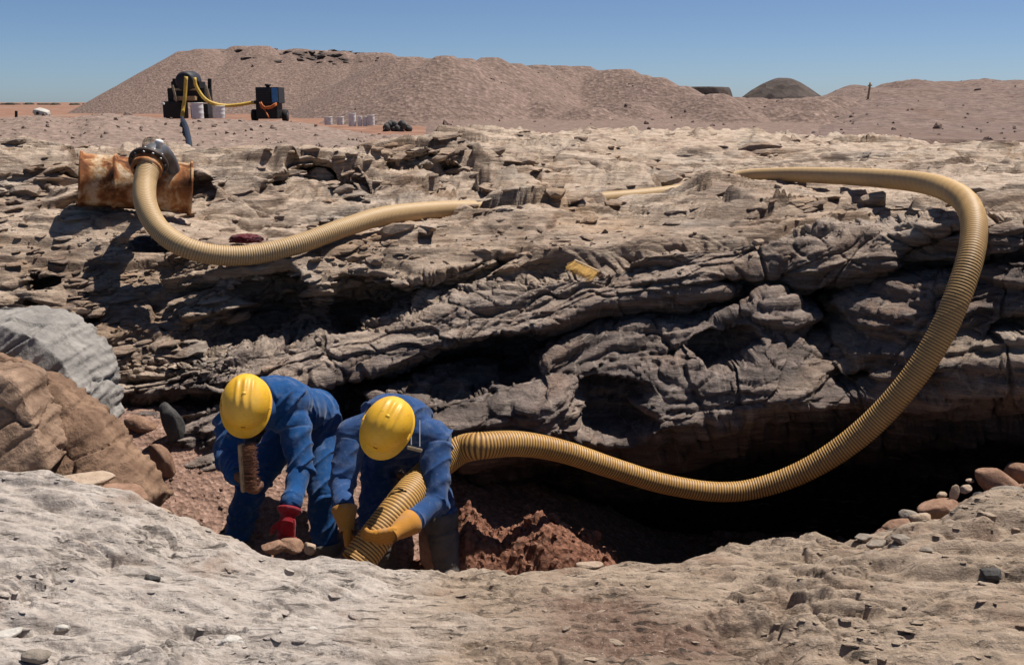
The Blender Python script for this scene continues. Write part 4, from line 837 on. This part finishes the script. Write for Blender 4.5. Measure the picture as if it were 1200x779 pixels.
# worker with the hose
J2 = dict(pelvis=(472, 515, 5.34), chest=(464, 494, 5.02), neck=(459, 500, 4.80), head=(455, 500, 4.66), shR=(413, 509, 4.94), shL=(510, 514, 4.94), elR=(401, 566, 4.80), wrR=(403, 592, 4.66), elL=(511, 588, 4.74), wrL=(485, 609, 4.58),
          hipR=(446, 540, 5.34), knR=(438, 608, 5.12), anR=(452, 668, 5.10), toeR=(445, 675, 4.85), hipL=(498, 540, 5.34), knL=(514, 598, 5.02), anL=(525, 664, 4.92), toeL=(523, 675, 4.65))
hw2 = {}
hw2['R'] = dict(w=A(406, 619, 4.58), d=(.10, -.10, -1), palm=(.9, .35, .1), ts=-1, curl=(28, 40, 25), mat='glove_or', gaunt=.105, glabel='orange leather gauntlet beside the hose end')
hw2['L'] = dict(w=A(462, 625, 4.46), d=(-1, -.35, -.10), palm=(-.35, .9, .35), ts=1, curl=(25, 45, 35), mat='glove_or', gaunt=.13, glabel='orange leather gauntlet gripping the hose')
p2, J2w = person(J2, 1.0, (-.58, 5.05, 0.08), 'worker in faded navy coverall and orange gloves holding the hose end', 'blue2', (.10, -.80, .58), (-.42, -.45, -.86), 'scuffed yellow hard hat with worn ridges', 11.0, hw2)
# straps hanging from his neck
a = A(482, 490, 4.76); b = A(482, 521, 4.70); c = A(492, 492, 4.76); e = A(492, 523, 4.70); T2 = Vector(p2.location)
for q in ((a, b), (c, e)): obj('neck_strap', bar_mesh('neck_strap', q[0] - T2, q[1] - T2, .005), M['strap'], p2)
obj('mask_clip', box_mesh('mask_clip', (.078, .010, .018), .003, Matrix.Rotation(R(14), 3, 'Y'), A(486, 526, 4.69) - T2), M['metalbits'], p2)

# ------------------------------------------------------------------ brushes
def brush(name, c, along, out, length, width, bl, label, bmat, seed, n_row=26):
    """wooden stock with rows of bristle tufts pointing along out"""
    c = Vector(c); al = Vector(along).normalized(); ou = Vector(out); ou = (ou - al * ou.dot(al)).normalized(); si = al.cross(ou); mx = Matrix((al, si, ou)).transposed()
    t = thing(name, label, 'brush', c)
    obj('stock', box_mesh('stock', (length, width, .022), .005, mx, (0, 0, 0)), M['wood'], t)
    rs = np.random.default_rng(seed); Vs = []; Fs = []; k = 0
    for i in range(n_row):
        for j in range(5):
            b0 = al * ((i + .5) / n_row - .5) * length * .95 + si * ((j + .5) / 5 - .5) * width * .9 + ou * .009
            for m_ in range(3):
                dv = (ou + Vector(rs.normal(size=3)) * .10).normalized(); p = b0 + Vector(rs.normal(size=3)) * .0025; q = p + dv * bl * rs.uniform(.85, 1.08); w = .0016
                for an in range(3):
                    o = (al * math.cos(an * 2.094) + si * math.sin(an * 2.094)) * w; Vs.append(p + o)
                for an in range(3):
                    o = (al * math.cos(an * 2.094) + si * math.sin(an * 2.094)) * w * .6; Vs.append(q + o)
                for an in range(3): Fs.append((k + an, k + (an + 1) % 3, k + 3 + (an + 1) % 3, k + 3 + an))
                k += 6
    obj('bristles', mesh_np('bristles', [v[:] for v in Vs], Fs, False), M[bmat], t, kind='stuff')
    return t
brush('hand_brush', A(285, 548, 4.60), (A(286, 575, 4.60) - A(282, 520, 4.64)), (1, -.25, .0), .235, .05, .062, 'wooden hand brush with brown bristles held by the worker in bright blue', 'bristle2', 5)
bc = A(687, 314, 6.72); brush('scrubbing_brush', bc, A(702, 324, 6.68) - A(672, 310, 6.78), A(674, 328, 6.58) - A(687, 316, 6.72), .20, .045, .10, 'straw bristled scrubbing brush lying alone on the sloping rock face', 'bristle', 6)

# ------------------------------------------------------------------ boulders at the left
def hull_rock(name, pts, mat, label, seed, amp=0.03, vox=.016, group=None):
    bm = bmesh.new()
    for p in pts: bm.verts.new(p)
    r = bmesh.ops.convex_hull(bm, input=bm.verts); bmesh.ops.delete(bm, geom=[v for v in bm.verts if not v.link_faces], context='VERTS')
    bmesh.ops.recalc_face_normals(bm, faces=bm.faces)
    me = fuse(name, bm, .012, 1); v, n = get_v(me); c = v.mean(0); c[2] = v[:, 2].min(); P = v.astype(float)
    f1, f2, cr = worley(P + seed + .05 * fbm(P, 4, 2)[:, None], (2.2, 2.2, 3)); L_ = np.stack([P[:, 0] + P[:, 2] * .8, P[:, 1], P[:, 2] - P[:, 0] * .8], -1)
    d = .030 * (cr - .5) - .02 * sstep(.05, 0, f2 - f1) + .009 * np.tanh(4 * pn(L_, (1.0, 1.2, 7), seed)) + .008 * np.tanh(3 * pn(L_, (3, 3, 24), seed + 2)) + .014 * fbm(P, 3, 4, .6, seed) + .008 * fbm(P, 16, 3, .65, seed)
    v = v + n * d[:, None] - c; me.vertices.foreach_set('co', v.astype(np.float32).ravel()); me.update()
    o = obj(name, me, M[mat], None, label, 'boulder', group); o.location = c; return o
def pts(lst, back=0.7, drop=0.0): return [A(a, b, c) for a, b, c in lst] + [A(a, b, c) + Vector((0, back, -drop)) for a, b, c in lst]
hull_rock('boulder', pts([(-190, 385, 5.25), (0, 380, 5.15), (40, 394, 5.1), (72, 422, 5.05), (94, 462, 5.0), (98, 520, 4.95), (-190, 560, 4.9)], .55), 'boulder_grey', 'smooth grey boulder at the left edge behind the rust brown one', 1.0, .03)
hull_rock('boulder', pts([(-190, 400, 4.95), (0, 414, 4.9), (54, 440, 4.82), (104, 484, 4.72), (154, 546, 4.60), (178, 580, 4.5), (150, 610, 4.35), (-190, 610, 4.4)], .30, .1), 'boulder_brown', 'rust brown boulder with a sloping edge above the pale ledge', 5.0, .035)
hull_rock('boulder', pts([(-150, 410, 4.62), (0, 438, 4.55), (24, 452, 4.53), (40, 490, 4.48), (58, 550, 4.36), (-150, 600, 4.3)], .25), 'boulder_brown2', 'paler brown boulder resting against the rust brown one at the left edge', 8.0, .03)
for i, (a, b, c, sz, rot, lab) in enumerate([(150, 577, 4.28, (.24, .16, .045), (4, 6, -12), 'thin brown slab at the foot of the rust brown boulder'), (95, 562, 4.33, (.26, .2, .05), (0, 4, 8), 'flat tan slab under the rust brown boulder'), (182, 598, 4.2, (.13, .1, .03), (0, 12, 10), 'small thin slab on the ledge rim below the rust brown boulder')]):
    rock('stone_slab', A(a, b, c), sz, 60 + i, ['st_brown', 'st_tan', 'st_tan'][i], lab, 'slab', rot, .95, 'slabs by the left boulders')

# ------------------------------------------------------------------ loose stones
def ledge_stone(px, py, size, seed, mat, label, rot=(0, 0, 0), Y=None, ang=.8, group='loose stones on the foreground ledge', name='stone'):
    q = LEDGE; X, Yp = project(q); i = np.argmin(((X - px) ** 2 + (Yp - py) ** 2)[:290]); p = q.reshape(-1, 3)[i]
    return rock(name, (p[0], p[1], p[2] + size[2] * .28), size, seed, mat, label, 'stone', rot, 1.0, group)
ledge_stone(272, 756, (.11, .08, .04), 1, 'st_pale', 'pale angular stone lying on the grey ledge at the bottom', (0, 0, 20))
ledge_stone(180, 677, (.055, .03, .02), 2, 'st_dark', 'small dark oblong stone on the pale ledge below the left boulders', (0, 0, -8))
ledge_stone(1160, 676, (.085, .07, .06), 3, 'st_dark', 'dark square stone on the ledge at the right edge', (0, 0, 20))
ledge_stone(1005, 686, (.13, .05, .025), 4, 'st_tan', 'flat tan sliver of rock on the right half of the ledge', (0, 5, -8))
ledge_stone(40, 772, (.09, .06, .035), 5, 'st_grey', 'grey stone in the bottom left corner', (0, 0, 15))
ledge_stone(8, 745, (.09, .05, .03), 6, 'st_pale', 'pale stone beside the dark crack at the left edge', (0, 0, 50))
ledge_stone(70, 738, (.05, .03, .018), 7, 'st_pale', 'small pale chip beside the dark crack in the ledge')
ledge_stone(366, 737, (.04, .022, .012), 8, 'st_pale', 'tiny white chip right of the pale angular stone')
ledge_stone(692, 656, (.10, .05, .025), 9, 'st_tan', 'flat tan stone at the foot of the red earth mound')
for i, (a, b, s, mt) in enumerate([(1012, 632, .10, 'st_grey'), (1030, 640, .12, 'st_grey'), (1058, 634, .11, 'st_grey'), (1050, 646, .08, 'st_dark'), (1085, 645, .06, 'st_grey'), (1022, 652, .09, 'st_grey')]):
    ledge_stone(a, b, (s, s * .7, s * .32), 20 + i, mt, ['grey slate chip leftmost of the cluster on the right ledge', 'broad grey slate chip in the cluster on the right ledge', 'grey slate chip rightmost at the top of the cluster', 'dark slate chip below the broad one in the cluster', 'small outlying grey chip right of the slate cluster', 'lowest grey slate chip of the cluster on the right ledge'][i], (0, 10, i * 37), ang=.95, group='slate chips on the right ledge', name='slate_chip')
CB = [(1168, 565, 4.85, (.30, .16, .13), (0, 22, -10), 'st_brown', 'long brown cobble with a rounded end, largest of the pile'), (1198, 553, 5.0, (.20, .15, .12), (0, 5, 0), 'st_brown', 'brown cobble at the right edge, top of the pile'), (1180, 580, 4.62, (.20, .15, .085), (0, 0, 10), 'st_grey', 'flat grey brown cobble below the long one'),
      (1103, 596, 4.6, (.21, .15, .09), (0, -4, 0), 'st_brown', 'broad pinkish cobble left of the standing flake'), (1119, 577, 4.65, (.055, .03, .09), (0, 8, 20), 'st_tan', 'upright grey tan flake standing on the broad cobble'), (1103, 580, 4.72, (.05, .045, .04), (0, 0, 0), 'st_tan', 'small round tan pebble on top of the broad cobble'),
      (1065, 603, 4.6, (.10, .08, .055), (0, -10, 0), 'st_grey', 'grey cobble at the lower left of the pile'), (1080, 607, 4.5, (.10, .08, .05), (0, 0, 0), 'st_tan', 'tan cobble in front of the broad pinkish one'), (1052, 614, 4.5, (.16, .10, .05), (0, -18, 0), 'st_brown', 'reddish slab stone ending the pile on the left'),
      (1131, 573, 4.75, (.06, .05, .045), (0, -20, 0), 'st_tan', 'small tan stone right of the standing flake'), (1140, 590, 4.6, (.12, .09, .05), (0, -12, 0), 'st_brown', 'brown stone between the standing flake and the flat cobble'), (1136, 563, 4.85, (.045, .03, .02), (0, 0, 0), 'st_tan', 'tiny tan chip left of the long cobble'), (1150, 583, 4.68, (.09, .07, .05), (0, 0, 0), 'st_dark', 'dark stone under the long cobble'),
      (1215, 575, 4.7, (.2, .16, .12), (0, 0, 0), 'st_brown', 'brown cobble cut by the right edge')]
# rubble bank that carries the cobbles
xs = np.linspace(1.55, 3.6, 120); ys = np.linspace(4.35, 5.6, 70); X, Y = np.meshgrid(xs, ys)
zl = np.interp(X, [1.55, 1.9, 2.15, 2.4, 2.7, 3.6], [.42, .60, .70, .80, .86, .95]) - .22; Zb = zl - 0.55 * sstep(4.75, 5.5, Y) - 0.1 * sstep(4.5, 4.3, Y); Pb = np.stack([X, Y, Zb], -1); Pb[..., 2] += .05 * fbm(Pb, 5, 3) + .03 * (worley(Pb, 11, 2)[2] - .5)
Pb[..., 2] -= 1.2 * sstep(5.2, 5.6, Y) + 0.6 * sstep(1.75, 1.55, X)
obj('rubble_bank', mesh_np('rubble_bank', Pb, grid_faces(*Pb.shape[:2])), M['red_gravel'], kind='structure')
for i, (a, b, c, sz, rot, mt, lab) in enumerate(CB): rock('cobble', A(a, b, c), sz, 100 + i, mt, lab, 'cobble', rot, .65, 'cobbles piled on the right rim', rough=.05)
# things on the rock face
rock('stone', A(888, 284, 6.62), (.07, .06, .06), 150, 'st_tan', 'small tan cube of rock perched on the upper bench', ang=.9)
rock('stone_slab', A(505, 640, 4.95), (.16, .06, .30), 151, 'st_brown', 'reddish slab leaning beside the rubber boot', 'slab', (-12, -18, 10), .95)
rock('stone', A(342, 640, 4.62), (.12, .10, .09), 152, 'st_brown', 'brown stone under the red glove', ang=.8)
rock('stone', A(322, 641, 4.55), (.14, .09, .06), 153, 'st_brown', 'flat brown stone left of the red glove', ang=.8)
rock('stone', A(364, 643, 4.60), (.07, .06, .07), 154, 'st_tan', 'small tan pointed stone right of the red glove', ang=.9)
rock('boulder', A(203, 500, 5.72), (.12, .14, .30), 155, 'st_dark', 'upright dark stone half buried in the gravel slope', 'boulder', (10, -14, 0), .6)
rock('boulder', A(190, 540, 5.5), (.13, .12, .26), 156, 'st_brown', 'narrow brown stone leaning in the gravel slope', 'boulder', (10, -12, 0), .6)
rock('boulder', A(165, 497, 5.8), (.20, .14, .12), 157, 'st_brown', 'lumpy brown rock above the gravel slope', 'boulder', (0, 20, 0), .6)

def rag(name, c, size, mat, label, seed):
    V, Fq = ico(4); P = V * np.array(size) * .5; P = P * (1 + .9 * (1 - 2 * np.abs(fbm(V + seed, 2.8, 3))))[:, None]; P[:, 2] = np.maximum(P[:, 2], -size[2] * .3)
    o = obj(name, mesh_np(name, P, Fq), M[mat], None, label, 'rag'); o.location = c
rag('rag', A(288, 281, 7.05), (.14, .10, .05), 'redrag', 'crumpled dark red rag lying behind the sagging hose', 2)
rag('plastic_scrap', A(182, 289, 7.0), (.22, .12, .10), 'blackrag', 'crumpled black plastic scrap left of the hose bend', 9)

# ------------------------------------------------------------------ machines in the distance
def far_tube(name, lst, r, mat, parent=None, label=None, cat=None, t0=None, seg=10):
    P_ = [A(a, b, c) - (Vector(parent.location) if parent else Vector()) for a, b, c in lst]
    return obj(name, tube_mesh(name, P_, r, .12, seg), M[mat], parent, label, cat)
YM = 38.0; S = YM / F      # metres per pixel at the machines
def build_screen():
    b = A(220, 139, YM); t = thing('pump_hopper', 'tall black steel hopper machine with a round tank on its top', 'machine', b)
    def bx(name, px, py, w, h, dpt, mat, dy=0.0, par=t, rot=None, bev=.02): return obj(name, box_mesh(name, (w * S, dpt, h * S), bev, rot, Vector(A(px, py, YM)) - b + Vector((0, dy, 0))), M[mat], par)
    bx('base', 208, 129, 20, 19, .9, 'black', -.2); bx('base', 237, 131, 20, 15, .9, 'black', .1)
    bx('hopper', 221, 112, 42, 16, 1.0, 'black', .2); bx('shelf', 222, 115.5, 24, 5, 1.1, 'wood', -.05); bx('chute', 219, 101, 32, 10, .8, 'black', .2)
    r = 17 * S / 2 * 1.25
    obj('tank', lathe('tank', [(-.5, .001), (-.5, r * .8), (-.44, r), (.44, r), (.5, r * .8), (.5, .001)], 36, (0, 1, 0.05), Vector(A(221, 95, YM)) - b), M['darkpanel'], t)
    for x in (201, 241): obj('post', bar_mesh('post', Vector(A(x, 139, YM)) - b + Vector((0, .5, 0)), Vector(A(x - (2 if x < 220 else -0), 92, YM)) - b + Vector((0, .5, 0)), .12, .01), M['black'], t)
    for (x0, y0, x1, y1) in ((202, 100, 207, 119), (241, 100, 247, 120)): obj('strut', bar_mesh('strut', Vector(A(x0, y0, YM - .7)) - b, Vector(A(x1, y1, YM - .7)) - b, .07, .01), M['metalbits'], t)
    bx('motor', 242, 128, 10, 12, .6, 'darkpanel', -.1); bx('lamp_box', 199, 121.5, 3, 3, .15, 'white', -.75)
    o = far_tube('delivery_hose', [(218, 90, YM - .9), (217.5, 100, YM - .9), (216.5, 115, YM - .95), (214.5, 128, YM - 1.0), (213.5, 138, YM - 1.2)], 2.1 * S, 'yhose', t); o['label'] = 'yellow hose running down from the tank'
    bx('crossbeam', 221, 105, 30, 2.5, .1, 'metalbits', -.35)
build_screen()
far_tube('yellow_hose', [(228, 91, YM - .9), (229, 99, YM - .9), (233, 107, YM - .9), (240, 116, YM - .9), (250, 121.5, YM - .8), (265, 124, YM - .5), (280, 123, YM - .4), (292, 121, YM - .3), (302, 120, YM - .3)], 1.9 * S, 'yhose', None, 'slim yellow hose sagging between the black hopper and the blue compressor', 'hose')
bpx, bpy_ = project(BANK); dh = [(213, 138, YM - 1.4), (214, 140, YM - 4)]
for a_, b_ in ((215, 144), (218, 151), (220, 160), (222, 170), (223, 180), (223.5, 186)):
    i_ = np.argmin((bpx - a_) ** 2 + (bpy_ - b_) ** 2 + 1e3 * (BANK[..., 1] > 28.5)); dh.append((a_, b_ - 2, float(BANK.reshape(-1, 3)[i_, 1]) - .12))
far_tube('dark_hose', dh, [.06, .06, .06, .06, .058, .055, .05, .05], 'bluehose', None, 'dark blue black hose trailing down the gravel bank from the hopper', 'hose')
def build_compressor():
    b = A(315, 140, YM); t = thing('compressor', 'wheeled blue and black compressor with orange cable on its front', 'machine', b)
    def bx(name, px, py, w, h, dpt, mat, dy=0.0, bev=.02): return obj(name, box_mesh(name, (w * S, dpt, h * S), bev, None, Vector(A(px, py, YM)) - b + Vector((0, dy, 0))), M[mat], t)
    bx('cabinet', 316, 112, 26, 18, 1.0, 'darkpanel', .1); bx('radiator', 311.5, 112, 16, 14, .06, 'darkpanel', -.44); bx('chassis', 315, 130, 24, 18, .9, 'black', .1); bx('control_panel', 325.2, 112, 7, 16, .05, 'bluepaint', -.44)
    for k in range(5): bx('louvre', 311.5, 106.5 + 2.7 * k, 15, .7, .03, 'black', -.485, .004)
    obj('exhaust', lathe('exhaust', [(0, .07), (.09, .07), (.10, .11), (.16, .11), (.16, .001)], 20, (0, 0, 1), Vector(A(314, 104, YM)) - b), M['black'], t)
    for px_ in (297, 333):
        w = obj('wheel', lathe('wheel', [(-.1, .001), (-.1, .19), (-.07, .24), (.07, .24), (.1, .19), (.1, .001)], 28, (1, 0, 0), Vector(A(px_, 136, YM)) - b + Vector((0, .2, 0))), M['tyre'], t)
        obj('rim', lathe('rim', [(-.108, .001), (-.108, .11), (-.10, .12), (.10, .12), (.108, .11), (.108, .001)], 20, (1, 0, 0), Vector(A(px_, 136, YM)) - b + Vector((0, .2, 0))), M['steel'], w)
    rs = random.Random(2)
    for k in range(5): far = [(305 + rs.uniform(-1, 1), 120 + k * .6, YM - .6), (308, 124 + k * 1.0, YM - .68), (315, 126 + rs.uniform(-2, 2), YM - .7), (321, 124 + rs.uniform(-2, 2), YM - .68), (324, 121 + k * .5, YM - .6)]; far_tube('cable', far, .028, 'orange', t)
    far_tube('cable', [(308, 124, YM - .6), (311, 130, YM - .7), (315, 138, YM - .9)], .025, 'orange', t); bx('hose_inlet', 303, 120, 4, 4, .3, 'black', -.3)
build_compressor()
def white_drum(px, py, w, h, Yd, label, tilt=0):
    b = A(px, py, Yd); s = Yd / F; r = w * s / 2; H = h * s; t = thing('white_drum', label, 'drum', b, 'white drums by the machines'); t.rotation_euler = (0, R(tilt), 0)
    rg = lambda c: [(c - .03, r), (c, r * 1.035), (c + .03, r)]
    obj('shell', lathe('shell', [(0, .001), (0, r), (.02, r)] + rg(H * .35) + rg(H * .67) + [(H - .02, r), (H, r * 1.02), (H, r * .96), (H - .015, r * .94), (H - .015, .001)], 28), M['white'], t)
    obj('lid_ring', lathe('lid_ring', [(H - .03, r * 1.0), (H - .03, r * 1.045), (H + .004, r * 1.045), (H + .004, r * .98)], 28), M['white'], t)
for a in [(232, 139.5, 13.5, 18, YM - 1.2, 'large white drum standing against the black hopper'), (257, 139, 14, 14, YM - .6, 'white drum between the hopper and the compressor'),
          (385, 146.5, 9, 9, 39, 'low white drum leftmost of the row right of the compressor'), (399, 146.5, 8, 9, 39, 'low white drum second in the row right of the compressor'), (413, 148, 8.5, 14.5, 39, 'tallest white drum in the row'), (422, 148, 5, 11, 39, 'narrow white drum just right of the tallest one'), (428, 148, 5, 11, 39, 'narrow white drum second from the right end of the row'), (435, 147.5, 8, 12, 39, 'white drum at the right end of the row')]: white_drum(*a)
white_stone = rock('stone', A(50, 133, 29), (.5, .35, .32), 170, 'st_pale', 'white stone on top of the grey gravel bank at the left')
rs = random.Random(5)
for k in range(26):
    px_ = 452 + rs.random() * 28; hgt = 11 * max(0.12, 1 - ((px_ - 465) / 17) ** 2); py_ = 154 - rs.random() * hgt
    rock('dark_rock', A(px_, py_, 33.5 + rs.uniform(-.4, .4)), (.27, .25, .2), 200 + k % 6, 'st_dark', 'dark rock in the small pile on the red ground right of the white drums', 'rock', (rs.uniform(0, 90), rs.uniform(0, 90), rs.uniform(0, 180)), .8, 'dark rock pile', sub=2)
for a, y0, y1, lab in ((19, 137, 130, 'short dark stake on the gravel bank nearest the left edge'), (44, 138.5, 131, 'short dark stake on the gravel bank near the white stone')):
    obj('stake', bar_mesh('stake', A(a, y0 + 2, 27.3), A(a, y1, 27.3), .06, .01), M['black'], None, lab, 'stake', 'stakes on the gravel bank')
obj('steel_beam', box_mesh('steel_beam', (24 * .031, .25, .10), .01, None, A(239, 141.2, 36)), M['redbeam'], None, 'red oxide steel beam lying in front of the white drum', 'beam')
obj('steel_beam', bar_mesh('steel_beam', A(160, 139, 33), A(205, 141.5, 34), .09, .01), M['redbeam'], None, 'thin red oxide beam on the bank left of the hopper', 'beam')
pt = thing('utility_pole', 'lone thin wooden pole standing on the dark mound at right', 'pole', A(1015, 133, 55))
obj('shaft', tube_mesh('shaft', [(0, 0, -.4), (.04, 0, .8), (.1, 0, 1.62)], [.07, .06, .05], .2, 10), M['wood'], pt); obj('crosspiece', bar_mesh('crosspiece', (-.02, 0, 1.45), (.2, 0, 1.47), .06), M['wood'], pt)
# low scrub along the horizon at the left
Vs = []; Fs = []; kk = 0; V, Fq = ico(2)
for i in range(46):
    p = at(rs.uniform(-150, 112), 119.6, 420 + rs.uniform(-60, 60)); s_ = np.array([rs.uniform(.8, 2.6), 1.0, rs.uniform(.35, .8)]); Vs.append(V * s_ * (1 + .3 * fbm(V + i, 2, 2))[:, None] + np.array([p[0], p[1], 1.7])); Fs.append(Fq + kk); kk += len(V)
obj('far_scrub', mesh_np('far_scrub', np.concatenate(Vs), np.concatenate(Fs)), M['scrub'], None, 'line of low dark scrub on the far left horizon', 'scrub', kind='stuff')
